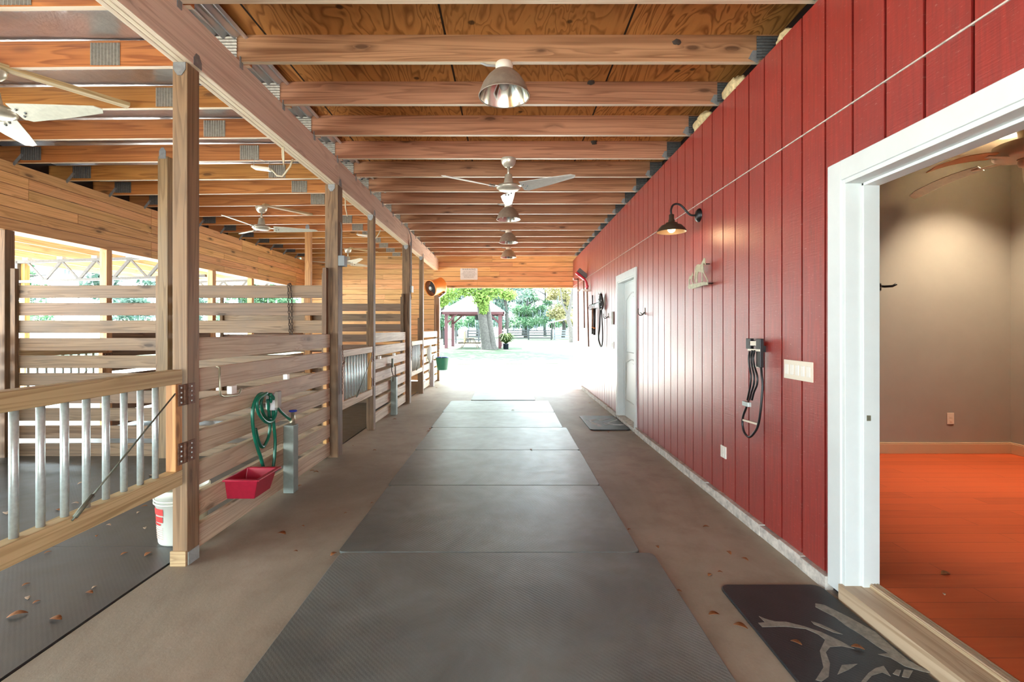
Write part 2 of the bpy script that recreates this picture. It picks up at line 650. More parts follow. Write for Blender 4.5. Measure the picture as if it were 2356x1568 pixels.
# tack room
M['room_wall'] = plain('grey_wall_paint', (.36, .34, .29), .6, noise=.04, nscale=3)
M['room_ceiling'] = plain('cream_ceiling', (.62, .56, .44), .7)
t = NT('orange_laminate')
tc = t.n('ShaderNodeTexCoord')
br = t.n('ShaderNodeTexBrick')
br.offset = .37
br.inputs['Scale'].default_value = 1.0
br.inputs['Brick Width'].default_value = 1.2
br.inputs['Row Height'].default_value = .125
br.inputs['Mortar Size'].default_value = .0015
br.inputs['Bias'].default_value = -.2
br.inputs['Color1'].default_value = (.62, .105, .030, 1)
br.inputs['Color2'].default_value = (.48, .078, .022, 1)
br.inputs['Mortar'].default_value = (.16, .03, .01, 1)
t.l(tc, 3, br, 'Vector')
n1 = t.noise(t.mapping(tc, 3, (1.2, 14, 1)), 1.5, 4, .6, .6)
t.color(t.mix(t.math('MULTIPLY', (t.ramp(n1, 0, [(.35, 0), (.7, 1)]), 0), .6), (br, 0), (.66, .125, .036)))
t.set(Roughness=.5)
t.b.inputs['Specular IOR Level'].default_value = .3
M['laminate'] = t.m


def emit(name, col, strength):
    t = NT(name)
    t.b.inputs['Base Color'].default_value = (.9, .85, .75, 1)
    t.b.inputs['Emission Color'].default_value = (*col, 1)
    t.b.inputs['Emission Strength'].default_value = strength
    return t.m


M['bulb_on'] = emit('lit_bulb', (1, .72, .38), .9)
M['can_on'] = emit('lit_downlight', (1, .80, .55), 1.5)

# outdoors
t = NT('sand_ground')
tc = t.n('ShaderNodeTexCoord')
n1 = t.noise(t.mapping(tc, 3, (1, 1, 1)), .5, 5, .6)
t.color(t.mix((n1, 0), (.56, .55, .52), (.68, .67, .64)))
t.set(Roughness=.9)
M['sand'] = t.m
t = NT('lawn_grass')
tc = t.n('ShaderNodeTexCoord')
n1 = t.noise(t.mapping(tc, 3, (1, 1, 1)), .7, 5, .65)
n2 = t.noise(t.mapping(tc, 3, (1, 1, 1)), 14, 3, .6)
c = t.mix((t.ramp(n1, 0, [(.35, 0), (.65, 1)]), 0), (.009, .031, .006), (.022, .047, .012))
t.color(t.mix(t.math('MULTIPLY', (n2, 0), .5), c, (.02, .048, .010)))
t.set(Roughness=.9)
M['grass'] = t.m


def foliage(name, c0, c1, trans=.35):
    t = NT(name)
    at = t.n('ShaderNodeAttribute', attribute_name='rnd')
    col = t.ramp(at, 2, [(0, c0), (1, c1)])
    t.l(col, 0, t.b, 'Base Color')
    t.set(Roughness=.6)
    t.b.inputs['Specular IOR Level'].default_value = .15
    tr = t.n('ShaderNodeBsdfTranslucent')
    t.l(col, 0, tr, 0)
    mx = t.n('ShaderNodeMixShader')
    mx.inputs[0].default_value = trans
    t.l(t.b, 0, mx, 1)
    t.l(tr, 0, mx, 2)
    t.l(mx, 0, t.out, 0)
    return t.m


M['fol_green'] = foliage('green_foliage', (.030, .10, .045), (.17, .29, .16))
M['fol_bright'] = foliage('spring_foliage', (.10, .18, .035), (.26, .36, .10))
M['fol_blue'] = foliage('mossy_foliage', (.045, .10, .075), (.17, .25, .205))
M['fol_gold'] = foliage('golden_foliage', (.19, .18, .075), (.38, .34, .18))
M['moss'] = foliage('hanging_moss', (.12, .16, .17), (.26, .31, .33), .2)
M['fern'] = foliage('fern_fronds', (.020, .050, .012), (.07, .10, .025))
M['bark'] = plain('grey_bark', (.050, .047, .042), .9, noise=.35, nscale=9, bump=.6)
M['pot'] = plain('dark_blue_pot', (.012, .016, .026), .5)
M['maroon'] = plain('maroon_paint', (.085, .022, .028), .6)
M['black_fence'] = plain('black_fence_paint', (.012, .016, .018), .7)
M['grey_fence'] = plain('grey_fence_paint', (.10, .11, .12), .7)
M['white_fence'] = plain('white_fence_paint', (.30, .30, .30), .7)
M['yellow_post'] = plain('yellow_post', (.35, .24, .05), .6)

# ================================================================== SETTING
XW = 1.679                     # face of the red wall
YE = 12.55                     # far end
Y0 = -2.6                      # the open end behind the camera
JZ = 3.174                     # underside of the joists
DZ = 3.358                     # underside of the deck

g = MB().box((-90, -60, -.3), (90, 190, -.035))
struct('ground', g, M['sand'])

lw = MB()
random.seed(3)
outline = [(-9, 19.3), (-4, 18.7), (1, 19.3), (6, 20.2), (14, 20.6), (30, 22), (30, 27), (12, 26), (6, 25.2), (3, 26.5), (1.4, 30), (1.0, 36), (-1.5, 41), (-6, 43), (-14, 44), (-30, 40), (-30, 22)]
lw.prism([(x, y, -.036) for x, y in outline], (0, 0, .02))
struct('lawn', lw, M['grass'])
lw = MB()
lw.prism([(-60, 52, -.036), (60, 52, -.036), (70, 150, -.036), (-70, 150, -.036)], (0, 0, .02))
struct('field_lawn', lw, M['grass'])

fl = MB().box((-1.955, Y0, -.12), (1.66, 13.1, 0))
struct('floor', fl, M['concrete'])
fs = MB()
for a, b in ((Y0, 1.2), (1.204, 3.0), (3.004, 4.85), (4.854, 6.7), (6.704, 8.55), (8.554, 10.4), (10.404, 12.6)):
    fs.box((-5.6, a, -.12), (-1.968, b, .004))
struct('floor_stall', fs, M['stall_floor'])
fx = MB().box((1.66, Y0, -.12), (XW + .2, 13.1, .0))
struct('floor_edge', fx, M['curb'])

# deck over the aisle (plywood) and the foil roof over the stalls
struct('ceiling', MB().box((-1.80, Y0, DZ), (2.6, 13.0, DZ + .03)), M['ply'])
struct('ceiling_foil', MB().box((-5.75, Y0, DZ), (-1.802, 13.0, DZ + .03)), M['foil'])
# corrugated sheet end that shows above the beam
cw = MB()
n = 120
vs, fcs = [], []
for i in range(n + 1):
    x = -2.35 + .58 * i / n
    z = DZ - .018 + .013 * math.cos(2 * math.pi * (x + 2.35) / .075)
    vs += [(x, Y0, z), (x, 12.9, z)]
for i in range(n):
    fcs.append((2 * i, 2 * i + 1, 2 * i + 3, 2 * i + 2))
cw._add(vs, fcs, None, True)
struct('roof_sheet', cw, M['sheet'])

# red wall -----------------------------------------------------------------
D1 = (1.25, 2.412, 2.10)       # tack room opening: y0, y1, head
D2 = (6.39, 7.36, 2.075)       # white door opening
TR = .098                      # casing width
sb = MB()
cuts = [D1[0] - TR, D1[1] + TR, D2[0] - TR, D2[1] + TR]
grooves = [2.557 + .2032 * k for k in range(-26, 50)]
edges = sorted([y for y in grooves if y < YE] + [YE])
SEAM = 2.46
for a, b in zip(edges[:-1], edges[1:]):
    pts = [a + .0075] + [c for c in cuts if a + .0075 < c < b - .0075] + [b - .0075 if b < YE else b]
    r = random.random()
    for p, q in zip(pts[:-1], pts[1:]):
        mid = (p + q) / 2
        z0 = .073
        if D1[0] - TR < mid < D1[1] + TR:
            z0 = D1[2] + TR - .02
        elif D2[0] - TR < mid < D2[1] + TR:
            z0 = D2[2] + TR - .02
        sb.box((XW, p, z0), (XW + .016, q, SEAM - .004), r)
        sb.box((XW, p, SEAM + .004), (XW + .016, q, JZ - .035), r)
struct('wall_right', sb, M['red'])
bk = MB()
for y0, y1, z0 in ((Y0, D1[0] - .02, 0.0), (D1[0] - .02, D1[1] + .02, D1[2] + .02), (D1[1] + .02, D2[0] - .02, 0.0),
                   (D2[0] - .02, D2[1] + .02, D2[2] + .02), (D2[1] + .02, YE, 0.0)):
    bk.box((XW + .0165, y0, z0), (XW + .14, y1, JZ - .036))
struct('wall_right_backing', bk, M['black_gap'])
struct('trim_1', MB().box((XW - .004, Y0, SEAM - .0035), (XW + .01, YE, SEAM + .0035)), M['curb'])
cb = MB()
for y0, y1 in ((Y0, D1[0] - TR), (D1[1] + TR, D2[0] - TR + .01), (D2[1] + TR, YE)):
    yy = y0
    while yy < y1 - .01:
        ye = min(y1, yy + .22)
        cb.box((XW - .028 - .006 * random.random(), yy, 0), (XW + .012, ye, .066 + .012 * random.random()))
        yy = ye
struct('baseboard_right', cb, M['curb'])
# black plastic and framing seen above the wall between the joists
struct('wall_upper', MB().box((XW + .16, Y0, JZ - .03), (XW + .2, YE, DZ)), M['black_gap'])

# header over the far opening, plank end wall behind the stalls, plank header on the outer wall
hb = MB()
zz = [2.43, 2.475, 2.60, 2.725, 2.85, 2.975, 3.10, DZ - .002]
for a, b in zip(zz[:-1], zz[1:]):
    y = YE if a > 2.44 else YE - .004
    x0 = -1.955
    for xs in (-.3 + random.uniform(-.9, .9), XW + .35):
        hb.box((x0 + .001, y, a + .009), (xs - .001, YE + .03, b))
        x0 = xs
struct('wall_end_header', hb, M['plank'], bevel=.002)
struct('wall_end_header_backing', MB().box((-1.954, YE + .031, 2.431), (XW + .35, YE + .09, DZ - .002)), M['post_dark'])
eb = MB()
z = 0.0
while z < DZ - .02:
    z1 = min(z + .134, DZ - .002)
    x0 = -5.5
    for xs in (random.uniform(-4.6, -3.2), -1.956):
        eb.box((x0 + .001, 12.80, z + .007), (xs - .001, 12.84, z1))
        x0 = xs
    z += .134
struct('wall_end', eb, M['plank'], bevel=.002)
struct('wall_end_backing', MB().box((-5.5, 12.841, 0), (-1.956, 12.88, DZ - .002)), M['post_dark'])
nb = MB()
z = 0.0
while z < DZ - .02:
    nb.box((-5.5, Y0 - .05, z + .002), (-1.956, Y0 - .01, min(z + .134, DZ - .002)))
    z += .134
z = 2.30
while z < DZ - .02:
    nb.box((-1.954, Y0 - .05, z + .002), (XW + .15, Y0 - .01, min(z + .134, DZ - .002)))
    z += .134
struct('wall_near_light_block', nb, M['plank'])  # unseen wall and header, added to cut light from behind the camera
ob = MB()
z = 2.406
for k in range(6):
    yy = Y0
    while yy < 12.79:
        ye = min(12.79, yy + random.choice((1.22, 1.83, 2.44, 3.05)))
        ob.box((-5.325, yy + .0025, z + .0035), (-5.30, ye - .0025, z + .119), None)
        yy = ye
    z += .1225
struct('wall_left_header', ob, M['plank'], bevel=.002)
ib = MB()
for x0 in (-5.37, -5.42, -5.47, -5.52):
    ib.box((x0, Y0, 2.408), (x0 + .044, 12.79, 3.14))
struct('beam_left', ib, M['beam'])
struct('wall_left_upper', MB().box((-5.56, Y0, 3.142), (-5.53, 12.79, DZ - .001)), M['black_gap'])

# ================================================================== FRAME: beam, posts, joists
b = thing('main_beam', 'long pale built up timber beam carried by the aisle posts', 'beam', (-1.875, Y0, 2.888))
SEAMS = [Y0, 5.17, 8.87, 12.8]
for a, c in zip(SEAMS[:-1], SEAMS[1:]):
    for x0, x1 in ((-1.927, -1.894), (-1.892, -1.859), (-1.857, -1.822)):
        q = MB().box((x0, a + .004, 2.888), (x1, c - .004, JZ))
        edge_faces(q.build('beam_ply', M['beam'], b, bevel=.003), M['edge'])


def bracket(mb, x, y, z, face):
    """five sided post cap plate: face 'f' faces the camera, 'r' faces the aisle, u goes above, d hangs below"""
    w, h = .07, .075
    s = -1 if face[1] == 'd' else 1
    out = [(-w / 2, 0), (w / 2, 0), (w / 2, s * h * .55), (.012, s * h), (-.012, s * h), (-w / 2, s * h * .55)]
    if face[0] == 'f':
        mb.prism([(x + u, y, z + v) for u, v in out], (0, -.004, 0))
    else:
        mb.prism([(x, y + u, z + v) for u, v in out], (.004, 0, 0))


def post(name_label, x0, x1, y0, y1, z1, mat, caps=True, base=False, strips=False, group='aisle posts', z0=0.0):
    t = thing('wooden_post', name_label, 'post', ((x0 + x1) / 2, (y0 + y1) / 2, z0), group)
    MB().box((x0, y0, z0), (x1, y1, z1)).build('shaft', mat, t, bevel=.004)
    if caps:
        m = MB()
        bracket(m, (x0 + x1) / 2, y0, z1, 'fd')
        m.build('cap_plate', M['tie'], t)
        m = MB()
        bracket(m, max(x1, -1.822), (y0 + y1) / 2, z1, 'ru')
        m.build('cap_plate', M['tie'], t)
    if base:
        m = MB().box((x1, y0 + .005, z0), (x1 + .006, y1 - .01, z0 + .075))
        m.build('base_plate', M['galv'], t)
        m = MB().box((x0 - .006, y0 - .012, z0), (x1 - .002, y0, z0 + .085))
        m.build('base_block', M['gate'], t)
    return t


BZ = 2.888
post('brown wooden post with grey base plate nearest the camera, carrying the first gate', -1.93, -1.845, 2.77, 2.88, BZ, M['post'], base=True)
post('thick dark weathered post with grey electrical box, right of the slatted fence with green hose', -1.94, -1.803, 5.10, 5.24, BZ, M['post_dark'])
post('slim dark post with pale edge carrying the second gate', -1.89, -1.808, 6.46, 6.56, BZ, M['post_dark'])
post('thick dark post with white switch box and conduit running down it', -1.94, -1.803, 8.80, 8.94, BZ, M['post_dark'])
post('slim brown post carrying the farthest gate', -1.887, -1.803, 10.17, 10.27, BZ, M['post'])
post('post at the far doorway with the orange fan mounted on it', -1.95, -1.815, 12.65, 12.79, BZ, M['post'])
post('post beside the camera just behind the near gate latch side', -1.94, -1.803, 1.40, 1.54, BZ, M['post_dark'])

# mid stall posts that hold the partitions and a joist
post('yellowish post at the middle of the near stall partition, behind the nearest post', -3.68, -3.575, 5.06, 5.145, JZ - .004, M['post'], caps=False, group='partition posts')
post('yellow post at the middle of the farther stall partition', -3.70, -3.60, 8.76, 8.85, JZ - .004, M['post_yellow'], caps=False, group='partition posts')
for x, y in ((-3.628, 5.06), (-3.65, 8.76)):
    m = MB()
    m.prism([(x + u, y, JZ + v) for u, v in ((-.035, -.03), (.035, -.03), (.035, .05), (.012, .085), (-.012, .085), (-.035, .05))], (0, -.004, 0))
    tag(m.build('post_cap_plate', M['tie']), 'grey metal plate tying the top of the ' + ('near' if y < 6 else 'far') + ' partition post to a joist', 'metal plate')

# outer posts along the open left side
outer = [(2.77, 2.87, 'post'), (5.08, 5.186, 'post_dark'), (6.37, 6.46, 'purlin'), (8.65, 8.752, 'purlin'), (9.97, 10.06, 'purlin'), (12.55, 12.68, 'purlin')]
on = ['first outer post of the open stall side, left of the frame edge', 'dark outer post at the left end of the near stall partition',
      'pale outer post standing right of the steel truss web', 'pale outer post where the near steel truss ends',
      'pale slim outer post beside the second steel truss', 'outer post in the far corner by the end wall']
for (y0, y1, mk), lab in zip(outer, on):
    post(lab, -5.40, -5.305, y0, y1, 2.406, M[mk], caps=False, group='outer side posts')

# joists ------------------------------------------------------------------
def ribs(x0, x1, z0, z1, y, n=9, vertical=True):
    """pressed nail plate with ribs"""
    m = MB()
    vs, fc = [], []
    k = n * 2
    for i in range(k + 1):
        d = y - .003 - (.006 if i % 2 else 0)
        if vertical:
            x = x0 + (x1 - x0) * i / k
            vs += [(x, d, z0), (x, d, z1)]
        else:
            z = z0 + (z1 - z0) * i / k
            vs += [(x0, d, z), (x1, d, z)]
    for i in range(k):
        fc.append((2 * i, 2 * i + 2, 2 * i + 3, 2 * i + 1))
    m._add(vs, fc)
    return m


ORD = ['first', 'second', 'third', 'fourth', 'fifth', 'sixth', 'seventh', 'eighth', 'ninth', 'tenth', 'eleventh', 'twelfth',
       'thirteenth', 'fourteenth', 'fifteenth', 'sixteenth']
near = {0: 'aisle joist at the very top edge of the picture', 1: 'aisle joist carrying the nearest dome lamp', 4: 'aisle joist carrying the aisle ceiling fan',
        7: 'aisle joist carrying the second dome lamp', 10: 'aisle joist carrying the third dome lamp', 13: 'aisle joist carrying the farthest dome lamp',
        15: 'last aisle joist, just before the plank header with the sign'}
for k in range(-4, 16):
    yb = 2.70 + .618 * k            # back face of the joist
    if k < -1:
        lab = 'aisle joist overhead behind the camera'
    elif k in near:
        lab = near[k]
    elif k == -1:
        lab = 'aisle joist just above the picture, nearest the camera'
    else:
        lab = 'brown aisle joist, ' + ORD[k] + ' back from the picture top edge'
    t = thing('ceiling_joist', lab, 'joist', (-.1, yb - .019, JZ), 'aisle joists')
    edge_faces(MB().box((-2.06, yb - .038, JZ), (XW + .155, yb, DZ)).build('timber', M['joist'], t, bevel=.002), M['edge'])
    if k >= -1:
        ribs(-2.05, -1.845, JZ + .01, DZ - .008, yb - .038, 8, False).build('nail_plate', M['plate'], t)
        m = MB().box((-1.822, yb - .05, JZ - .045), (-1.816, yb - .015, JZ + .03))
        m.build('hurricane_tie', M['tie'], t)
        m = MB().prism([(XW - .02 + u, yb - .039, JZ + v) for u, v in ((-.03, .02), (.03, -.01), (.06, .03), (.06, .075), (.0, .075))], (0, -.003, 0))
        m.build('hurricane_tie', M['tie'], t)
        ribs(XW + .005, XW + .15, JZ + .012, DZ - .01, yb - .038, 8, False).build('nail_plate', M['dark_plate'], t)
for k in range(-4, 16):
    yb = 2.75 + .618 * k
    lab = ('stall joist overhead behind the camera' if k < -1 else 'stall joist just above the picture, nearest the camera' if k == -1 else
           'orange stall joist crossing above the beam left end, at the picture top edge' if k == 0 else
           'last orange stall joist, against the plank end wall' if k == 15 else 'orange stall joist, ' + ORD[k] + ' back from the picture top edge')
    t = thing('ceiling_joist', lab, 'joist', (-3.6, yb - .019, JZ), 'stall joists')
    R = Matrix.Rotation(math.radians(-.55), 3, 'Y')
    a, c = Vector((-5.56, yb - .019, JZ + .058)), Vector((-1.79, yb - .019, JZ + .0925))
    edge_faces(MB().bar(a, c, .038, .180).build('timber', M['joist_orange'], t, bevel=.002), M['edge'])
    if k >= -1:
        ribs(-2.885, -2.68, JZ + .0, JZ + .155, yb - .038, 9).build('nail_plate', M['plate'], t)
        ribs(-5.24, -5.02, JZ - .005, JZ + .14, yb - .038, 9).build('nail_plate', M['dark_plate'], t)
        m = MB()
        m.bar((-5.30, yb - .06, JZ - .06), (-5.22, yb - .042, JZ + .06), .004, .03)
        m.build('hurricane_tie', M['tie'], t)

# ================================================================== STALL FENCES
def slats(mb, axis, a, b, at0, at1, tops, h=.138):
    for zt in tops:
        if axis == 'y':
            mb.box((at0, a, zt - h), (at1, b, zt))
        else:
            mb.box((a, at0, zt - h), (b, at1, zt))


TOPS = [1.306 - .187 * k for k in range(7)]


def front_fence(y0, y1, label, x=-1.862, mat='slat', strip=True, grp='slatted stall fronts'):
    t = thing('stall_fence', label, 'fence', (x - .02, (y0 + y1) / 2, 0), grp)
    m = MB()
    slats(m, 'y', y0, y1, x - .038, x, TOPS)
    m.build('slats', M[mat], t, bevel=.003)
    if strip:
        for zt in TOPS[:-1]:
            MB().box((x - .036, y1 - .09, zt - .187), (x - .002, y1 - .03, zt - .138)).build('spacer_block', M['post_yellow'], t)
        MB().box((x - .08, y1 + .002, .02), (x - .0385, y1 + .054, 2.0)).build('batten', M['post_dark'], t, bevel=.003)
        MB().box((x - .078, y0 + .02, .0), (x - .0385, y0 + .06, 1.6)).build('batten', M['post'], t, bevel=.003)
    return t


front_fence(2.885, 5.03, 'slatted stall front with the green hose and red feed tub on it')
front_fence(6.565, 8.74, 'middle slatted stall front with an iron hook and grey pipe cover')
front_fence(10.275, 12.585, 'farthest slatted stall front with a green bucket hanging at its end')
front_fence(2.88, 5.04, 'outer slatted fence of the nearest stall, left edge', x=-5.34, mat='slat_dark', strip=False, grp='outer slatted fences')
front_fence(6.47, 8.64, 'outer slatted fence of the second stall, behind the near partition', x=-5.34, mat='slat_dark', strip=False, grp='outer slatted fences')
front_fence(10.07, 12.54, 'outer slatted fence of the farthest stall', x=-5.34, mat='slat_dark', strip=False, grp='outer slatted fences')

PT = [1.825 - .1875 * k for k in range(10)]
for y, lab, xs in ((5.146, 'tall slatted partition behind the nearest post, chain hung on its top board', (-5.27, -1.945)),
                   (8.852, 'tall slatted partition between the second and third stalls', (-5.27, -1.945))):
    t = thing('stall_partition', lab, 'partition', (-3.6, y, 0))
    m = MB()
    slats(m, 'x', xs[0], xs[1], y, y + .038, PT, .134)
    m.build('slats', M['slat_dark'], t, bevel=.003)
    MB().box((xs[0], y - .045, .01), (xs[0] + .05, y - .001, 2.0)).build('batten', M['post_dark'], t, bevel=.003)
    MB().box((xs[1] - .03, y - .045, .01), (xs[1] + .003, y - .001, 1.95)).build('batten', M['post_dark'], t, bevel=.003)
    MB().box((-3.74, y - .035, .01), (-3.701, y - .001, 1.92)).build('batten', M['post'], t, bevel=.003)

# gates --------------------------------------------------------------------
def make_gate(y0, y1, label, group='stall gates'):
    """closed gate in the aisle plane; hinged on the far side"""
    X0, X1 = -1.915, -1.847
    t = thing('stall_gate', label, 'gate', (-1.88, y1, .47), group)
    MB().box((X0, y0, 1.05), (X1, y1, 1.128)).build('top_rail', M['gate'], t, bevel=.004)
    MB().box((X0, y0, .475), (X1, y1, .562)).build('bottom_rail', M['gate'], t, bevel=.004)
    MB().box((X0 + .01, y1 - .055, .5625), (X1 - .001, y1 - .001, 1.0495)).build('stile', M['post_yellow'], t, bevel=.003)
    MB().box((X0 + .01, y0 + .001, .5625), (X1 - .001, y0 + .055, 1.0495)).build('stile', M['post_yellow'], t, bevel=.003)
    y = y1 - .16
    while y > y0 + .08:
        m = MB().tube([(-1.885, y, .5), (-1.885, y, 1.1)], .0148, 12)
        m.build('bar', M['galv'], t)
        y -= .1053
    a, c = Vector((X1 + .006, y1 - .07, 1.0)), Vector((X1 + .006, y1 - .70, .55))
    MB().tube([a, c], .0045, 6).build('brace_cable', M['cable'], t)
    MB().tube([c + (a - c) * .02, c + (a - c) * .16], .010, 8).build('turnbuckle', M['cable'], t)
    for zc in (.985, .655):
        h = MB().box((X1, y1 - .042, zc - .06), (X1 + .006, y1 + .002, zc + .06))
        h.box((X1 + .0028, y1 + .037, zc - .06), (X1 + .009, y1 + .095, zc + .06))
        h.box((X1 + .0028, y1 + .002, zc - .06), (X1 + .006, y1 + .037, zc + .06))
        h.tube([(X1 + .008, y1 + .006, zc - .055), (X1 + .008, y1 + .006, zc + .055)], .007, 8)
        ho = h.build('hinge', M['rust'], t)
        s = MB()
        for yy in (y1 - .022, y1 + .065):
            for dz in (-.042, -.012, .014, .042):
                s.ball((X1 + .008, yy, zc + dz), .006, 6)
        s.build('screws', M['galv'], ho)
    return t


g1 = make_gate(1.56, 2.735, 'pale timber and pipe bar gate nearest the camera, closed')
dup(g1, (-1.843, 6.425, .47), 'pipe bar gate between the second and third aisle posts')
dup(g1, (-1.838, 10.135, .47), 'farthest pipe bar gate beyond the third stall front')
dup(g1, (-5.339, 6.364, .47), 'outer pipe bar gate behind the slatted partition', 'outer stall gates')
dup(g1, (-5.339, 9.935, .47), 'outer pipe bar gate of the farther stall, in shadow', 'outer stall gates')

# ================================================================== LEAN-TO on the left
truss0 = thing('roof_truss', 'near grey steel web truss under the lean-to roof', 'truss', P(42, 647, 8.70), 'lean-to trusses')
YT = 8.70
tc0, tc1, bc0, bc1 = P(40, 603, YT), P(474, 589, YT), P(40, 648, YT), P(474, 634, YT)
MB().bar(tc0, tc1, .06, .05).build('top_chord', M['grey_steel'], truss0)
MB().bar(bc0, bc1, .06, .045).build('bottom_chord', M['grey_steel'], truss0)
tops = [P(62.5 + 79 * i, 602 - 2.2 * i, YT) for i in range(6)]
bots = [P(102.5 + 79 * i, 645 - 2.2 * i, YT) for i in range(5)]
for i in range(5):
    MB().bar(tops[i], bots[i], .022, .035).build('web_bar', M['grey_steel'], truss0)
    MB().bar(bots[i], tops[i + 1], .03, .05).build('web_bar', M['grey_steel'], truss0)
for p in tops:
    MB().box(p + Vector((-.05, -.04, .025)), p + Vector((.05, .04, .075))).build('purlin_clip', M['plate'], truss0)
MB().box(tc0 + Vector((-.03, -.03, -.42)), tc0 + Vector((.03, .03, .02))).build('end_plate', M['grey_steel'], truss0)
dup(truss0, Vector(truss0.location) + Vector((0, 3.9, 0)), 'second grey steel web truss, beyond the near one')
pp = [p.x for p in tops] + [-5.66, -9.3]
pn = ['second', 'third', 'fourth', 'fifth', 'sixth', 'seventh', 'first', 'outermost']
for i, x in enumerate(pp):
    if i == 5:
        continue
    z = 2.64 + (x + 8.68) * .033 + (.04 if x > -5.9 else 0)
    q = MB().box((x - .02, 1.0, z), (x + .02, 15.0, z + .14))
    lab = {6: 'lean-to purlin against the plank header', 7: 'outermost lean-to purlin at the eave'}.get(i, 'orange lean-to purlin above truss node, ' + pn[i] + ' in from the eave')
    tag(q.build('roof_purlin', M['purlin'], bevel=.002), lab, 'purlin', 'lean-to purlins')
lr = MB()
lr.prism([(-9.6, .8, 2.765), (-5.53, .8, 2.905), (-5.53, 15.2, 2.905), (-9.6, 15.2, 2.765)], (0, 0, .02))
struct('roof_lean_to', lr, M['roof_white'])
for y, lab in ((8.70, 'yellow lean-to post under the near truss end'), (12.6, 'lean-to post under the second truss end')):
    post(lab, -8.86, -8.76, y + .035, y + .13, 2.58, M['post_yellow'], caps=False, group='lean-to posts', z0=-.04)

# ================================================================== DOORS
def casing(name, d, sides, depth, mat):
    y0, y1, zt = d
    t = thing(name, None, None, (XW, (y0 + y1) / 2, .03))
    t['kind'] = 'structure'
    m = MB()
    for a, c in ((y0 - TR, y0), (y1, y1 + TR)):
        m.box((XW - .020, a, .035), (XW, c, zt + TR))
    m.box((XW - .020, y0 - .0005, zt), (XW, y1 + .0005, zt + TR))
    m.build('casing', mat, t, bevel=.003)
    m = MB()
    th = .022
    m.box((XW - .012, y0, .08), (XW + depth, y0 + th, zt))
    m.box((XW - .012, y1 - th, .035), (XW + depth, y1, zt))
    m.box((XW - .012, y0 + th, zt - th), (XW + depth, y1 - th, zt))
    m.build('jamb', mat, t, bevel=.002)
    s = MB()
    s.box((XW + .07, y0 + th, .09), (XW + depth, y0 + th + .014, zt - th))
    s.box((XW + .07, y1 - th - .014, .035), (XW + depth, y1 - th, zt - th))
    s.box((XW + .07, y0 + th, zt - th - .014), (XW + depth, y1 - th, zt - th))
    s.build('stop', mat, t, bevel=.002)
    return t


d1 = casing('door_1', D1, 2, .15, M['white'])
m = MB().box((XW + .085, D1[1] - .0375, .905), (XW + .105, D1[1] - .0358, .932))
m.build('strike_plate', M['brass'], d1)
m = MB()
m.box((XW - .03, D1[0], .0), (XW + .1, D1[1], .085))
m.box((XW + .1, D1[0], .0), (XW + .15, D1[1], .098))
for k in range(3):
    m.box((XW + .105 + .014 * k, D1[0], .098), (XW + .113 + .014 * k, D1[1], .104))
m.build('sill', M['threshold'], d1)

d2 = casing('door_2', D2, 2, .13, M['white'])
lf = MB().box((XW + .085, D2[0] + .024, .05), (XW + .125, D2[1] - .024, D2[2] - .024))
leaf = lf.build('leaf', M['white_door'], d2, bevel=.002)


def arch_panel(y0, y1, z0, z1, x, rise):
    """raised panel moulding with an arched head"""
    pts = [(x, y0, z0), (x, y1, z0), (x, y1, z1)]
    n = 10
    for i in range(1, n):
        u = i / n
        pts.append((x, y1 + (y0 - y1) * u, z1 + rise * math.sin(math.pi * u)))
    pts.append((x, y0, z1))
    return pts


pm = MB()
for z0, z1, rise in ((1.02, 1.78, .10), (.30, .86, .06)):
    pm.tube(arch_panel(D2[0] + .15, D2[1] - .15, z0, z1, XW + .084, rise), .012, 6, closed=True)
    pm.prism(arch_panel(D2[0] + .20, D2[1] - .20, z0 + .05, z1 - .05, XW + .085, rise), (-.008, 0, 0))
pm.build('panel_moulding', M['white_door'], leaf)
m = MB().box((XW - .03, D2[0], .0), (XW + .13, D2[1], .048))
m.build('sill', M['curb'], d2)
m = MB().tube([(XW + .085, D2[0] + .09, .96), (XW + .04, D2[0] + .09, .96)], .012, 10)
m.ball((XW + .03, D2[0] + .09, .96), .026, 12)
m.build('knob', M['brass'], leaf)

# ================================================================== TACK ROOM
RZ, RC, RY, RX = .10, 3.07, 4.89, 5.09
XI = XW + .15
struct('floor_room', MB().box((XI, -1.2, RZ - .1), (RX, RY, RZ)), M['laminate'])
struct('ceiling_room', MB().box((XI, -1.2, RC), (RX + .1, RY + .1, RC + .06)), M['room_ceiling'])
struct('wall_room_back', MB().box((XI, RY, RZ), (RX + .1, RY + .1, RC)), M['room_wall'])
struct('wall_room_right', MB().box((RX, -1.2, RZ), (RX + .1, RY, RC)), M['room_wall'])
struct('wall_room_near', MB().box((XI, -1.3, RZ), (RX + .1, -1.2, RC)), M['room_wall'])
wl = MB()
for y0, y1, z0 in ((-1.2, D1[0], RZ), (D1[0], D1[1], D1[2]), (D1[1], RY, RZ)):
    wl.box((XI - .012, y0, z0), (XI, y1, RC))
struct('wall_room_left', wl, M['room_wall'])
m = MB().box((XI, RY - .018, RZ), (RX, RY, RZ + .10))
m.box((XI, RY - .014, RZ + .10), (RX, RY, RZ + .112))
struct('baseboard_back', m, M['tan_base'], bevel=.003)
m = MB().box((RX - .018, -1.2, RZ), (RX, RY - .018, RZ + .10))
m.box((RX - .014, -1.2, RZ + .10), (RX, RY - .018, RZ + .112))
struct('baseboard_right_room', m, M['tan_base'], bevel=.003)

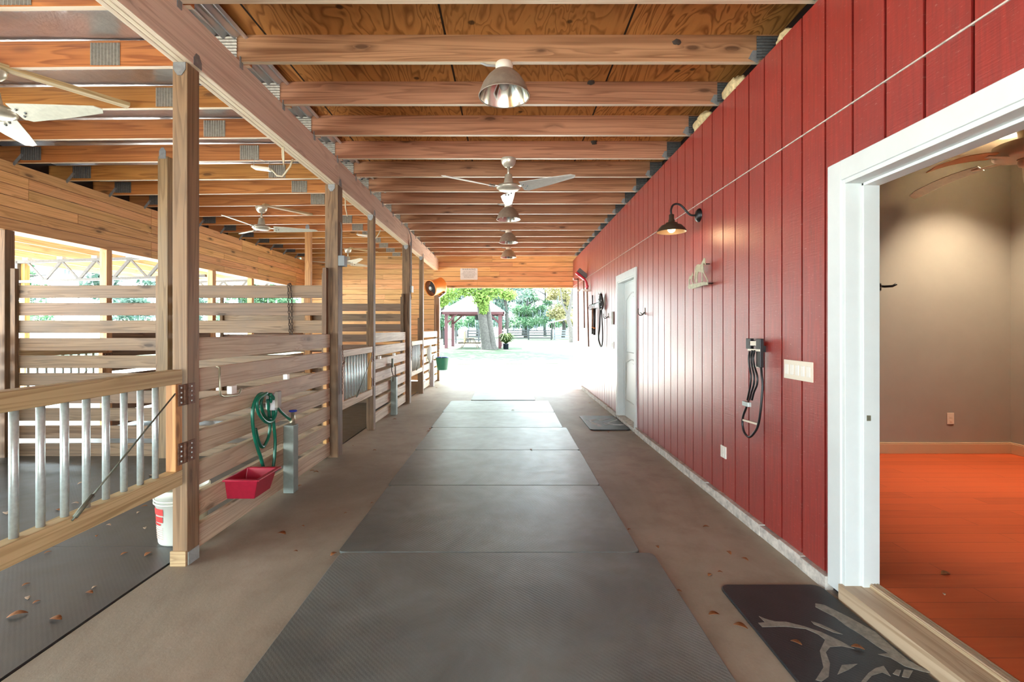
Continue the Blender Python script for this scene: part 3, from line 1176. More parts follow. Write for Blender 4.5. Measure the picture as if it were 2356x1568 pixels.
# recessed lamps: one in view, one added to light the floor
def downlight(x, y, label, watts=32, cone=112, blend=.75):
    t = thing('recessed_downlight', label, 'lamp', (x, y, RC))
    MB().lathe([(.10, 0), (.115, -.002), (.115, -.008), (.096, -.012), (.09, -.004)], (x, y, RC), seg=32).build('trim_ring', M['plastic_white'], t)
    MB().lathe([(.0005, -.003), (.092, -.005)], (x, y, RC), seg=32).build('lens', M['can_on'], t)
    ld = bpy.data.lights.new('downlight_beam', 'SPOT')
    ld.energy = watts
    ld.spot_size = math.radians(cone)
    ld.spot_blend = blend
    ld.shadow_soft_size = .08
    ld.color = (1, .80, .58)
    lo = bpy.data.objects.new('downlight_beam', ld)
    COL.objects.link(lo)
    lo.location = (x, y, RC - .03)


dl = P(2327, 308, (RC - HC) * F / (VY - 308))
downlight(dl.x, dl.y, 'lit round recessed lamp in the tack room ceiling beside the fan')
downlight(3.62, 3.0, 'added unseen lamp brightening the tack room floor, hidden by its door head', 26, 66, .8)  # added lamp out of view, lifts the dark room floor

# ceiling fan in the room
fc = Vector((4.30, 4.0, RC))
t = thing('ceiling_fan', 'white ceiling fan with drooping blades, one coloured as lit orange, inside the tack room', 'fan', fc)
MB().lathe([(.07, 0), (.075, -.03), (.06, -.07), (.05, -.16), (.19, -.17), (.21, -.18), (.21, -.275), (.18, -.295), (.06, -.30)], fc, seg=40).build('housing', M['plastic_cream'], t)
MB().lathe([(.055, -.30), (.06, -.33), (.05, -.36), (.02, -.375), (.0005, -.377)], fc, seg=24).build('switch_cap', M['plastic_cream'], t)
for an, mk in ((183, 'plank'), (111, 'fan_blade'), (39, 'fan_blade'), (-33, 'fan_blade'), (-105, 'fan_blade')):  # one blade takes the orange plank colour, imitating warm light on it
    a = math.radians(an)
    d = Vector((math.cos(a), math.sin(a), 0))
    s = Vector((-math.sin(a), math.cos(a), 0))
    R0, R1 = .30, .84
    m = MB()
    n = 10
    vs, fcx = [], []
    for i in range(n + 1):
        u = i / n
        r = R0 + (R1 - R0) * u
        w = (.050 + .02 * math.sin(u * 2.2)) * (1 if u < .93 else .6)
        zz2 = -.285 - .10 * u * u - .02 * u
        for sg in (-1, 1):
            vs.append(fc + d * r + s * w * sg + Vector((0, 0, zz2 + sg * .012)))
        for sg in (-1, 1):
            vs.append(fc + d * r + s * w * sg + Vector((0, 0, zz2 + sg * .012 - .006)))
    for i in range(n):
        q = i * 4
        fcx += [(q, q + 1, q + 5, q + 4), (q + 2, q + 6, q + 7, q + 3), (q, q + 4, q + 6, q + 2), (q + 1, q + 3, q + 7, q + 5)]
    fcx += [(0, 2, 3, 1), (n * 4, n * 4 + 1, n * 4 + 3, n * 4 + 2)]
    m._add(vs, fcx, None, False)
    bl = m.build('blade', M[mk], t)
    k = MB().bar(fc + d * .08 + Vector((0, 0, -.292)), fc + d * .36 + Vector((0, 0, -.294)), .045, .008)
    k.build('blade_iron', M['plastic_cream'], bl)
m = MB().tube([fc + Vector((-.04, -.05, -.35)), fc + Vector((-.04, -.05, -.62))], .0022, 6)
ch = m.build('pull_chain', M['brass'], t)
MB().ball(fc + Vector((-.04, -.05, -.63)), .016, 10).build('chain_knob', M['plastic_cream'], ch)

# outlet, hook, teal scrap in the room
o = P(2187, 962, RY - .004)
t = thing('wall_outlet', 'small cream outlet on the grey tack room wall above the baseboard', 'outlet', o)
MB().box(o + Vector((-.035, -.002, -.057)), o + Vector((.035, .004, .057))).build('cover_plate', M['plastic_cream'], t, bevel=.002)
m = MB()
for dz in (-.022, .022):
    m.box(o + Vector((-.014, -.004, dz - .013)), o + Vector((.014, -.002, dz + .013)))
m.build('sockets', M['plastic_cream'], t)
o = P(2020, 660, RY)
t = thing('coat_hook', 'black metal coat hook on the grey tack room wall', 'hook', o)
MB().box(o + Vector((-.03, -.006, -.035)), o + Vector((.03, 0, .035))).build('hook_plate', M['black'], t)
MB().tube([o + Vector((0, -.005, .01)), o + Vector((.02, -.06, 0)), o + Vector((.06, -.11, .0)), o + Vector((.085, -.13, .02))], .012, 8).build('hook_arm', M['black'], t)
MB().tube([o + Vector((0, -.005, .01)), o + Vector((-.02, -.06, 0)), o + Vector((-.06, -.11, .0)), o + Vector((-.085, -.13, .02))], .012, 8).build('hook_arm', M['black'], t)
o = PZ(2004, 1059, RZ)
tag(MB().ball(o + Vector((0, 0, .02)), .02, 12, (1.5, 1, 1)).build('toy_ball', M['teal']), 'small teal plastic ball on the orange floor behind the door frame', 'ball')

# ================================================================== RUBBER MATS
mats = [(1.68, 2.895, -1.010, .867, 'big grey rubber mat nearest the camera, cut off by the frame'),
        (2.903, 4.138, -1.030, .792, 'second grey rubber mat, ending level with the red feed tub'),
        (4.146, 5.350, -1.040, .787, 'third grey rubber mat along the aisle'),
        (5.358, 6.586, -1.042, .791, 'fourth grey rubber mat, beside the small far door mat'),
        (6.594, 7.80, -1.062, .741, 'fifth grey rubber mat, stepped in on its right'),
        (7.808, 9.05, -1.073, .742, 'sixth grey rubber mat, last of the joined run'),
        (9.14, 10.36, -.713, .506, 'small pale rubber mat lying apart at the far doorway')]
for y0, y1, x0, x1, lab in mats:
    m = MB()
    r = .04
    pts = []
    for cx, cy, a0 in ((x1 - r, y1 - r, 0), (x0 + r, y1 - r, 90), (x0 + r, y0 + r, 180), (x1 - r, y0 + r, 270)):
        for q in range(5):
            a = math.radians(a0 + q * 22.5)
            pts.append((cx + r * math.cos(a), cy + r * math.sin(a), .001))
    m.prism(pts, (0, 0, .017))
    tag(m.build('rubber_mat', M['mat'], bevel=.004), lab, 'mat', 'aisle rubber mats')


def rounded(x0, x1, y0, y1, r, z):
    pts = []
    for cx, cy, a0 in ((x1 - r, y1 - r, 0), (x0 + r, y1 - r, 90), (x0 + r, y0 + r, 180), (x1 - r, y0 + r, 270)):
        for q in range(7):
            a = math.radians(a0 + q * 15)
            pts.append((cx + r * math.cos(a), cy + r * math.sin(a), z))
    return pts


t = thing('door_mat', 'black rubber door mat with faded horse print at the tack room doorway', 'door mat', (1.37, 1.98, 0), 'door mats')
MB().prism(rounded(1.105, 1.635, 1.45, 2.54, .05, .001), (0, 0, .014)).build('mat_body', M['door_mat'], t, bevel=.004)
S = 3.1164
shapes = [
    [(860, 740), (925, 752), (1100, 838), (1290, 945), (1420, 1060), (1530, 1150), (1690, 1235), (1640, 1232), (1500, 1190), (1400, 1130), (1310, 1105), (1385, 1098), (1300, 1045), (1180, 960), (1080, 900), (1000, 838), (860, 765)],
    [(455, 832), (500, 850), (570, 870), (650, 872), (780, 905), (900, 945), (1040, 1010), (1140, 1066), (1050, 1046), (965, 1052), (935, 1090), (965, 1170), (955, 1265), (905, 1300), (862, 1288), (918, 1200), (892, 1080), (930, 1000), (880, 962), (790, 922), (640, 905), (480, 910), (450, 880), (500, 876)],
    [(830, 868), (900, 890), (1055, 962), (990, 948), (850, 890)],
    [(1050, 1182), (1162, 1174), (1100, 1215), (1018, 1250)],
    [(1190, 1300), (1240, 1240), (1290, 1205), (1350, 1188), (1400, 1262), (1340, 1235), (1265, 1258), (1225, 1303)],
    [(1440, 1215), (1475, 1220), (1460, 1260), (1415, 1245)], [(1495, 1215), (1560, 1222), (1530, 1275), (1480, 1265)],
]
m = MB()
for sh in shapes:
    m.prism([PZ(1600 + u / S, 1150 + v / S, .0152) for u, v in sh], (0, 0, .0012))
m.build('horse_print', M['mat_print'], t)
t = thing('door_mat', 'dark rubber door mat with pale horse print before the white door', 'door mat', (1.37, 7.0, 0), 'door mats')
MB().prism(rounded(1.10, 1.635, 6.46, 7.50, .05, .001), (0, 0, .014)).build('mat_body', M['door_mat'], t, bevel=.004)
S = 7.84
shapes = [
    [(210, 826), (300, 826), (400, 818), (405, 828), (300, 842), (340, 862), (420, 890), (480, 915), (532, 950), (450, 946), (350, 905), (292, 862), (280, 838)],
    [(435, 826), (500, 828), (590, 805), (690, 800), (600, 818), (500, 842), (440, 838)],
    [(520, 868), (600, 880), (690, 842), (800, 812), (770, 838), (700, 862), (630, 890), (740, 905), (935, 908), (850, 926), (720, 920), (600, 890)],
    [(515, 890), (560, 892), (630, 915), (560, 910)],
]
m = MB()
for sh in shapes:
    m.prism([PZ(1320 + u / S, 860 + v / S, .0152) for u, v in sh], (0, 0, .0012))
m.build('horse_print', M['mat_print_pale'], t)

# ================================================================== CEILING LAMPS AND FANS
def dome_lamp(y, label, x=0.0, big=.172):
    c = Vector((x, y, JZ))
    t = thing('dome_lamp', label, 'lamp', c, 'aisle dome lamps')
    MB().lathe([(.055, 0), (.06, -.012), (.058, -.04), (.045, -.055)], c, seg=24).build('lamp_holder', M['plastic_cream'], t)
    prof = [(.05, -.05), (.075, -.062), (.11, -.095), (.145, -.145), (big - .006, -.20), (big, -.222)]
    MB().lathe(prof + [(big + .004, -.224), (big + .003, -.229), (big - .002, -.227)], c, seg=40).build('shade', M['dome_out'], t)
    MB().lathe([(r - .004, z - .003) for r, z in prof][::-1] + [(.0005, -.053)], c, seg=40).build('reflector', M['dome_in'], t)
    b = MB().ball(c + Vector((0, 0, -.145)), .034, 16, (1, 1, 1.15))
    b.lathe([(.016, -.055), (.016, -.12)], c, seg=12)
    b.build('bulb', M['bulb_off'], t)
    k = MB().tube([c + Vector((-.16, .0, .004)), c + Vector((-.12, 0, -.014)), c + Vector((-.05, 0, -.02))], .008, 8)
    k.build('cable', M['wire_grey'], t)
    return t


dome_lamp(3.30, 'nearest grey dome lamp with a white bulb, under an aisle joist', -.03)
dome_lamp(7.00, 'second dome lamp down the aisle, below the ceiling fan in view', 0.0)
dome_lamp(8.86, 'third dome lamp down the aisle', 0.0)
dome_lamp(10.71, 'farthest dome lamp, just before the plank header', 0.0)


def barn_fan(c, a0, label, mat='fan_blade', brace=None, down=.0):
    c = Vector(c)
    t = thing('ceiling_fan', label, 'fan', c, 'barn ceiling fans')
    MB().lathe([(.078, .0), (.08, -.02), (.07, -.055), (.045, -.085), (.02, -.09)], c, seg=28).build('canopy', M['fan'], t)
    MB().tube([c + Vector((0, 0, -.08)), c + Vector((0, 0, -.20))], .013, 12).build('downrod', M['fan'], t)
    MB().lathe([(.022, -.165), (.036, -.17), (.052, -.262), (.05, -.27), (.115, -.285), (.128, -.30), (.128, -.315), (.10, -.335), (.04, -.345), (.0005, -.347)],
               c, seg=32).build('motor', M['fan'], t)
    for k in range(3):
        a = math.radians(a0 + 120 * k)
        d = Vector((math.cos(a), math.sin(a), 0))
        s = Vector((-math.sin(a), math.cos(a), 0))
        m = MB()
        outl = [(.165, -.075), (.155, .06), (.20, .085), (.45, .07), (.735, .035), (.765, -.005), (.73, -.04), (.45, -.06)]
        pit = math.tan(math.radians(17))
        vs = [c + d * r + s * w + Vector((0, 0, -.325 + -w * pit * (1.25 - r * .9) + .03 * r)) for r, w in outl]
        m.prism(vs, (0, 0, .006))
        bl = m.build('blade', M[mat], t)
        q = MB().bar(c + d * .10 + Vector((0, 0, -.31)), c + d * .24 + Vector((0, 0, -.306)), .05, .006)
        q.build('blade_bracket', M['fan'], bl)
        q = MB()
        for r, w in ((.19, .03), (.19, -.03), (.225, 0)):
            q.ball(c + d * r + s * w + Vector((0, 0, -.328 - w * pit * 1.08 + .005)), .009, 8)
        q.build('screws', M['box_grey'], bl)
    return t


barn_fan((0.0, 5.15, JZ), 90, 'metal ceiling fan hung in the middle of the aisle', 'fan_blade_grey')
fans = [((-3.57, 3.34), 0, 'ceiling fan cut off by the left edge of the picture'),
        ((-3.61, 7.05), 20, 'cream ceiling fan over the stall behind the near partition'),
        ((-3.58, 10.76), -50, 'farthest stall fan, half hidden behind the dark post with the grey box')]
for (x, y), a0, lab in fans:
    barn_fan((x, y, JZ - (.0 if a0 == 0 else .028)), a0, lab)
    a, b2 = Vector((x + .05, y - .05, JZ - .012)), Vector((x + .50, y + .56, JZ - .012))
    where = {0: 'near the left picture edge', 20: 'over the second stall', -50: 'over the farthest stall'}[a0]
    tag(MB().bar(a, b2, .075, .03).build('fan_brace', M['gate'], bevel=.002), 'pale diagonal timber brace bolted under joists above the fan ' + where, 'brace')

# small hanging heat lamps over the stalls with pale rope ------------------------------------------------
def work_light(c, label):
    c = Vector(c)
    t = thing('work_light', label, 'lamp', c)
    MB().obox(c, (.20, .09, .022), Matrix.Rotation(.12, 3, 'Y')).build('lamp_body', M['plastic_cream'], t, bevel=.004)
    MB().obox(c + Vector((0, 0, -.013)), (.17, .07, .006), Matrix.Rotation(.12, 3, 'Y')).build('lens', M['bulb_off'], t)
    m = MB().tube([c + Vector((-.09, 0, .01)), c + Vector((-.085, .0, .09)), c + Vector((-.03, 0, JZ - c.z + .0))], .003, 6)
    m.tube([c + Vector((.09, 0, .0)), c + Vector((.075, 0, .07)), c + Vector((-.03, 0, JZ - c.z + .0))], .003, 6)
    m.build('hanger_wire', M['wire_grey'], t)
    m = MB().tube([c + Vector((.10, 0, -.005)), c + Vector((.16, .0, -.075)), c + Vector((.22, 0, -.085)), c + Vector((.30, 0, .02)), c + Vector((.33, 0, .10))], .010, 8)
    m.build('cord', M['rope'], t)
    return t


work_light(P(603, 381, 5.17) + Vector((0, 0, -.03)), 'small pale work light hanging from a stall joist near the beam')
work_light(P(834, 537, 8.87) + Vector((0, 0, -.03)), 'second small work light hanging over the farther stall')
p = P(577, 285, 4.4)
tag(MB().tube([(-1.90, 4.05, 2.886), (-1.902, 4.06, 2.80), (-1.895, 4.07, 2.72), (-1.89, 4.06, 2.80), (-1.89, 4.05, 2.886)], .006, 6).build('twine_loop', M['rope']),
    'short loop of pale twine hanging from the beam underside', 'twine')
tag(MB().tube([(-1.90, 5.62, 2.886), (-1.905, 5.64, 2.78), (-1.89, 5.66, 2.68)], .008, 6).build('cord_end', M['rope']),
    'short pale cord end hanging below the beam past the first joint', 'cord')

# ================================================================== POST 2 and 4 electrics
o = P(783, 600, 5.13)
t = thing('junction_box', 'grey electrical box on the thick dark post', 'box', (-1.79, 5.15, o.z))
MB().box((-1.8025, 5.10, o.z - .055), (-1.735, 5.19, o.z + .055)).build('housing', M['box_grey'], t, bevel=.004)
MB().tube([(-1.79, 5.16, o.z + .055), (-1.792, 5.17, o.z + .2), (-1.785, 5.165, o.z + .33), (-1.797, 5.17, o.z + .42)], .006, 6).build('cable', M['wire_grey'], t)
o = P(951, 665, 8.86)
t = thing('switch_box', 'small white switch box with conduit on the farther dark post', 'box', (-1.79, 8.86, o.z))
MB().box((-1.8025, 8.82, o.z - .055), (-1.775, 8.90, o.z + .055)).build('housing', M['box_grey'], t, bevel=.003)
MB().box((-1.775, 8.815, o.z - .06), (-1.755, 8.905, o.z + .06)).build('cover', M['plastic_white'], t, bevel=.003)
MB().tube([(-1.786, 8.86, o.z + .05), (-1.786, 8.86, 2.80), (-1.783, 8.86, 2.98), (-1.785, 8.80, 3.08), (-1.79, 8.6, JZ - .015)], .011, 8).build('conduit', M['wire_grey'], t)
MB().tube([(-1.794, 8.845, o.z - .055), (-1.79, 8.845, o.z - .10), (-1.78, 8.85, o.z - .15), (-1.79, 8.86, o.z - .19)], .006, 6).build('hanging_wire', M['rust'], t)


def chain(name, label, pts, r=.011, wire=.0028, mat='chain', n=None, cat='chain'):
    """links along a polyline"""
    pts = [Vector(p) for p in pts]
    m = MB()
    step = r * 2.7
    acc, flip = 0.0, 0
    for a, b in zip(pts[:-1], pts[1:]):
        d = b - a
        L = d.length
        k = max(1, int(L / step))
        t = d.normalized()
        u = t.orthogonal().normalized()
        w = t.cross(u)
        for i in range(k):
            c = a + d * ((i + .5) / k)
            s = u if flip % 2 else w
            flip += 1
            loop = [c + t * (r * 1.6 * math.cos(2 * math.pi * q / 10)) + s * (r * .8 * math.sin(2 * math.pi * q / 10)) for q in range(10)]
            m.tube(loop, wire, 5, closed=True)
    return tag(m.build(name, M[mat]), label, cat)


zc = 1.84
yc = 5.125
chain('hanging_chain', 'rusty chain draped over the top board of the near partition', [P(667, 771, yc), P(664, 700, yc), P(663, 655, yc), P(668, 652, yc), P(671, 690, yc), P(672, 770, yc)], .012, .0035)
chain('latch_chain', 'rusty latch chain with a clump hanging on the thick dark post', [(-1.790, 5.20, 1.18), (-1.786, 5.20, 1.02), (-1.78, 5.24, 1.0), (-1.79, 5.21, .98), (-1.78, 5.25, 1.01), (-1.788, 5.19, .95), (-1.788, 5.19, .66)], .011, .003, 'rust')
chain('latch_chain', 'rusty latch chain on the farther dark post beside the last gate', [(-1.795, 8.92, 1.14), (-1.79, 8.93, 1.03), (-1.78, 8.96, 1.02), (-1.79, 8.93, 1.0), (-1.792, 8.92, .78)], .011, .003, 'rust')

# ================================================================== THINGS ON THE NEAR STALL FRONT
XF = -1.862
# blanket bar
t = thing('blanket_bar', 'metal swing bar hook on the near stall front, left of the hose', 'hook', PX(507, 845, XF))
xo = -1.82
MB().tube([PX(499, 843, XF + .008), PX(505, 845, xo), PX(506, 900, xo), PX(508, 909, xo), PX(515, 912, xo), PX(545, 909, xo), PX(551, 905, xo), PX(555, 893, xo)], .0065, 8).build('bar', M['brass'], t)
p0 = PX(527, 895, XF)
MB().box((XF + .002, p0.y - .03, p0.z - .03), (-1.826, p0.y + .03, p0.z + .025)).build('bracket', M['plastic_white'], t, bevel=.003)
o = PX(662, 866, XF)
tag(MB().box((XF - .03, o.y - .02, o.z - .022), (XF + .006, o.y + .02, o.z + .022)).build('number_tag', M['plastic_white'], bevel=.002),
    'small white plastic clip between the slats, above the green pipe cover', 'clip')

# hose hanger and green hose
t = thing('hose_hanger', 'grey block hanger that the green hose is looped over', 'hanger', PX(616, 925, XF))
o = PX(614, 922, XF)
MB().box((XF, o.y - .02, o.z - .07), (-1.79, o.y + .03, o.z + .06)).build('block', M['grey_cover'], t, bevel=.004)
MB().box((-1.79, o.y - .025, o.z - .05), (-1.765, o.y + .035, o.z + .075)).build('lip', M['strip_brown'], t, bevel=.004)
XH = -1.815


def hp(*pts):
    return [PX(u, v, x) for u, v, x in pts]


def smooth(pts, n=5):
    """Catmull-Rom through the points"""
    pts = [Vector(p) for p in pts]
    out = []
    q = [pts[0]] + pts + [pts[-1]]
    for i in range(1, len(q) - 2):
        p0, p1, p2, p3 = q[i - 1], q[i], q[i + 1], q[i + 2]
        for k in range(n):
            u = k / n
            out.append(.5 * ((2 * p1) + (-p0 + p2) * u + (2 * p0 - 5 * p1 + 4 * p2 - p3) * u * u + (-p0 + 3 * p1 - 3 * p2 + p3) * u ** 3))
    out.append(pts[-1])
    return out


t = thing('garden_hose', 'green garden hose hanging in loops on the near stall front', 'hose', PX(610, 1000, XH))
hz = MB()
hz.tube(smooth(hp((612, 906, XH), (597, 907, XH), (584, 930, XH), (581, 965, XH), (585, 1000, XH), (592, 1028, XH), (600, 1052, XH), (607, 1078, XH))), .0125, 8)
hz.tube(smooth(hp((614, 904, -1.80), (594, 918, -1.80), (592, 938, -1.80), (600, 958, -1.80), (614, 971, -1.80), (627, 968, -1.80), (635, 948, -1.80), (633, 922, -1.80), (622, 906, -1.80))), .012, 8)
hz.tube(smooth(hp((606, 906, -1.83), (601, 930, -1.83), (610, 958, -1.83), (624, 963, -1.83), (632, 945, -1.83), (630, 920, -1.83), (618, 906, -1.83))), .012, 8)
hz.tube(smooth(hp((616, 918, -1.84), (619, 950, -1.84), (621, 985, -1.84), (616, 1010, -1.84), (604, 1028, -1.84), (594, 1012, -1.84), (588, 985, -1.84))), .012, 8)
hz.tube(smooth(hp((622, 912, -1.82), (628, 940, -1.82), (630, 975, -1.82), (633, 1010, -1.82), (632, 1045, -1.82), (628, 1080, -1.82))), .0125, 8)
hz.tube(smooth(hp((634, 930, -1.81), (645, 945, -1.81), (658, 957, -1.81), (669, 966, -1.80))), .011, 8)
hz.build('hose', M['green_hose'], t)
m = MB().tube(hp((668, 965, -1.80), (672, 969, -1.80)), .016, 8)
m.build('coupling', M['brass'], t)

# hydrant with cover
t = thing('water_hydrant', 'blue handled tap standing in a grey green cover by the near stall front', 'tap', (-1.78, 4.03, 0))
MB().box((-1.862, 3.985, .0), (-1.775, 4.075, .56)).build('pipe_cover', M['hydrant'], t, bevel=.005)
m = MB().tube([(-1.80, 4.03, .55), (-1.80, 4.03, .66)], .017, 10)
m.tube([(-1.80, 4.03, .64), (-1.78, 3.99, .62), (-1.785, 3.955, .585)], [.014, .013, .011], 10)
m.build('faucet', M['brass'], t)
m = MB().lathe([(.0005, .668), (.03, .668), (.034, .675), (.03, .682), (.0005, .684)], (-1.80, 4.03, 0), seg=16)
m.build('handle', M['blue'], t)

# red feed tub
t = thing('feed_tub', 'red plastic feed tub hung on the lowest slats under the hose', 'tub', (-1.75, 3.33, .24))
ya, yb, xa, xb = 3.16, 3.43, XF - .0004, -1.645
zt, zb = .375, .235
ti = .008


def ring(xa, xb, ya, yb, z):
    return [(xa, ya, z), (xb, ya, z), (xb, yb, z), (xa, yb, z)]


m = MB()
lv = [ring(xa, xb - .035, ya + .03, yb - .03, zb), ring(xa, xb, ya, yb, zt), ring(xa + ti, xb - ti, ya + ti, yb - ti, zt), ring(xa + ti, xb - .035 - ti, ya + .03 + ti, yb - .03 - ti, zb + ti)]
vs = [p for r in lv for p in r]
fc2 = [(3, 2, 1, 0), (12, 13, 14, 15)]
for i in range(3):
    for k in range(4):
        q = (k + 1) % 4
        fc2.append((i * 4 + k, i * 4 + q, i * 4 + 4 + q, i * 4 + 4 + k))
m._add(vs, fc2)
m.build('tub_body', M['red_plastic'], t, bevel=.006)
m = MB()
for (p, q) in (((xa, ya - .012, zt), (xb + .012, ya - .012, zt)), ((xb + .010, ya - .02, zt), (xb + .010, yb + .02, zt)), ((xb + .012, yb + .012, zt), (xa, yb + .012, zt))):
    m.bar(Vector(p) + Vector((0, 0, -.006)), Vector(q) + Vector((0, 0, -.006)), .024, .012)
m.build('rim', M['red_plastic'], t, bevel=.003)

# white bucket behind the nearest post
t = thing('plastic_bucket', 'white plastic bucket with a red label standing behind the nearest post', 'bucket', (-2.115, 3.13, .004))
c0 = Vector((-2.115, 3.13, .004))
MB().lathe([(.0005, .0), (.125, .0), (.13, .01), (.148, .30), (.156, .30), (.156, .34), (.150, .345), (.142, .34), (.126, .02), (.0005, .015)], c0, seg=36).build('body', M['bucket_white'], t)
m = MB()
for k in range(2):
    m.lathe([(.150 + .0, .285 - k * .02), (.156, .285 - k * .02), (.156, .277 - k * .02), (.150, .277 - k * .02)], c0, seg=36)
m.build('ribs', M['bucket_white'], t)


def patch(mb, a0, a1, z0, z1, r0=.1325, sl=.060):
    vs, fc = [], []
    n = 8
    for i in range(n + 1):
        a = math.radians(a0 + (a1 - a0) * i / n)
        for z in (z0, z1):
            r = r0 + sl * z
            vs.append(c0 + Vector((math.cos(a) * r, math.sin(a) * r, z)))
    for i in range(n):
        fc.append((2 * i, 2 * i + 2, 2 * i + 3, 2 * i + 1))
    mb._add(vs, fc, None, True)


m = MB()
for z0, z1, a0, a1 in ((.195, .235, 206, 260), (.15, .185, 210, 225), (.15, .185, 230, 258), (.13, .142, 208, 250)):
    patch(m, a0, a1, z0, z1)
m.build('red_label', M['red_print'], t)
m = MB()
for k in range(6):
    patch(m, 208, 255, .11 - .014 * k, .117 - .014 * k)
m.build('fine_print', M['pink_print'], t)

# ================================================================== ON THE FARTHER STALL FRONTS
t = thing('iron_hook', 'iron tool hook hanging on the middle stall front', 'hook', PX(897, 838, XF))
o = PX(893, 838, XF)
MB().box((XF, o.y - .06, o.z - .02), (-1.82, o.y + .06, o.z + .015)).build('bracket', M['strip_brown'], t, bevel=.003)
MB().box((-1.82, o.y + .03, o.z - .05), (-1.79, o.y + .06, o.z + .09)).build('lip', M['cable'], t, bevel=.003)
MB().tube([(-1.81, o.y + .0, o.z - .02), (-1.81, o.y + .02, o.z - .10), (-1.80, o.y + .06, o.z - .17), (-1.79, o.y + .0, o.z - .26)], .008, 8).build('hanging_bar', M['bronze'], t)
t = thing('pipe_cover', 'grey green pipe cover with a tap stem on the middle stall front', 'pipe cover', (-1.80, 7.72, 0))
o0 = 1505 / (950 - VY)
yv = 7.62
MB().box((-1.862, yv, 0), (-1.775, yv + .10, .60)).build('cover', M['hydrant'], t, bevel=.005)
MB().tube([(-1.80, yv + .05, .59), (-1.80, yv + .05, .72), (-1.79, yv + .0, .77)], .012, 8).build('tap_stem', M['strip_brown'], t)
for px, py, lab in ((875, 822, 'white clip between the slats of the middle stall front, left one'), (908, 815, 'white clip between the slats of the middle stall front, right one')):
    o = PX(px, py, XF)
    tag(MB().box((XF - .03, o.y - .03, o.z - .022), (XF + .006, o.y + .03, o.z + .022)).build('number_tag', M['plastic_white'], bevel=.002), lab, 'clip')
t = thing('pipe_cover', 'pale grey pipe cover beside the hanging green bucket', 'pipe cover', (-1.80, 11.45, 0))
MB().box((-1.862, 11.42, 0), (-1.775, 11.52, .62)).build('cover', M['grey_cover'], t, bevel=.005)
MB().tube([(-1.80, 11.47, .61), (-1.80, 11.47, .72), (-1.77, 11.45, .74)], .012, 8).build('tap_stem', M['strip_brown'], t)
t = thing('garden_hose', 'pale green hose coil on the farthest stall front', 'hose', (-1.82, 11.1, .8))
m = MB()
for k in range(4):
    a = .10 + .012 * k
    ctr = Vector((-1.835 + .014 * k, 11.0 + .03 * k, .80))
    m.tube([ctr + Vector((0, a * .75 * math.sin(2 * math.pi * q / 18), (.12 + .03 * k) * math.cos(2 * math.pi * q / 18))) for q in range(18)], .011, 7, closed=True)
m.tube([(-1.82, 11.05, .66), (-1.82, 11.10, .5), (-1.82, 11.02, .36)], .011, 7)
m.build('hose', M['galv'], t)
# wire hay basket
t = thing('wire_basket', 'wire corner basket on the farthest stall front, above the green bucket', 'basket', (-1.80, 11.9, .95))
m = MB()
for k in range(4):
    z = .86 + .09 * k
    rr2 = .16 + .03 * k
    m.tube([(-1.86, 12.0 - rr2, z), (-1.86 + rr2 * .8, 12.0 - rr2 * .6, z - .02), (-1.86 + rr2 * .8, 12.0 + rr2 * .6, z - .02), (-1.86, 12.0 + rr2, z)], .004, 5)
for yy in (-.14, 0, .14):
    m.tube([(-1.86 + .13, 12.0 + yy, .84), (-1.86 + .2, 12.0 + yy, 1.13), (-1.85, 12.0 + yy, 1.15)], .004, 5)
m.build('wires', M['grey_steel'], t)
# green bucket
bc = PX(1015, 850, -1.66)
c1 = Vector((-1.655, 12.1, .335))
t = thing('plastic_bucket', 'green bucket hanging by the far doorway', 'bucket', c1)
MB().lathe([(.0005, 0), (.125, 0), (.13, .01), (.172, .30), (.180, .305), (.180, .315), (.166, .312), (.125, .015), (.0005, .012)], c1, seg=32).build('body', M['bucket_green'], t)
m = MB().tube([c1 + Vector((0, .178 * math.cos(math.pi * q / 12), .30 + .10 * math.sin(math.pi * q / 12))) for q in range(13)], .004, 6)
m.tube([c1 + Vector((-.0, 0, .40)), c1 + Vector((-.15, 0, .45)), c1 + Vector((-.2025, 0, .49))], .005, 6)
m.build('handle', M['galv'], t)
MB().box((-1.8625, 12.07, .79), (-1.853, 12.13, .86)).build('hook_plate', M['galv'], t)
m = MB().lathe([(.14, .30), (.15, .33), (.08, .335), (.0005, .33)], c1, seg=20)
m.build('blue_liner', M['blue'], t)

# orange drum fan
fcn = P(1002, 660, 11.9)
ax = Vector((-.62, -.72, -.25)).normalized()
t = thing('drum_fan', 'orange drum fan mounted high on the far doorway post', 'fan', fcn)
R = .205
MB().lathe([(R * .95, -.20), (R, -.19), (R * .96, -.16), (R * .93, .12), (R, .15), (R * 1.02, .17), (R * .96, .185), (R * .93, .17), (R * .90, -.18), (R * .94, -.2)], fcn, ax, 36).build('shell', M['orange'], t)
m = MB()
zx = ax.orthogonal().normalized()
zy = ax.cross(zx)
for k in range(40):
    a = 2 * math.pi * k / 40
    pts = []
    for i in range(6):
        u = i / 5
        r = R * (.26 + .68 * u)
        aa = a + .55 * u
        pts.append(fcn + ax * (.165 - .02 * u * u) + (zx * math.cos(aa) + zy * math.sin(aa)) * r)
    m.tube(pts, .0035, 4)
gr = m.build('grille', M['fan_grille'], t)
MB().lathe([(R * .27, .155), (R * .24, .178), (.0005, .182)], fcn, ax, 20).build('hub_badge', M['galv'], gr)
MB().lathe([(.0005, .02), (R * .9, .02)], fcn, ax, 28).build('impeller', M['fan_grille'], t)
q0 = fcn + Vector((.10, .12, -.17))
m = MB().obox(q0 + Vector((.05, 0, -.02)), (.22, .20, .02), Matrix.Rotation(math.radians(-38), 3, 'Y'))
m.build('bracket', M['grey_steel'], t)
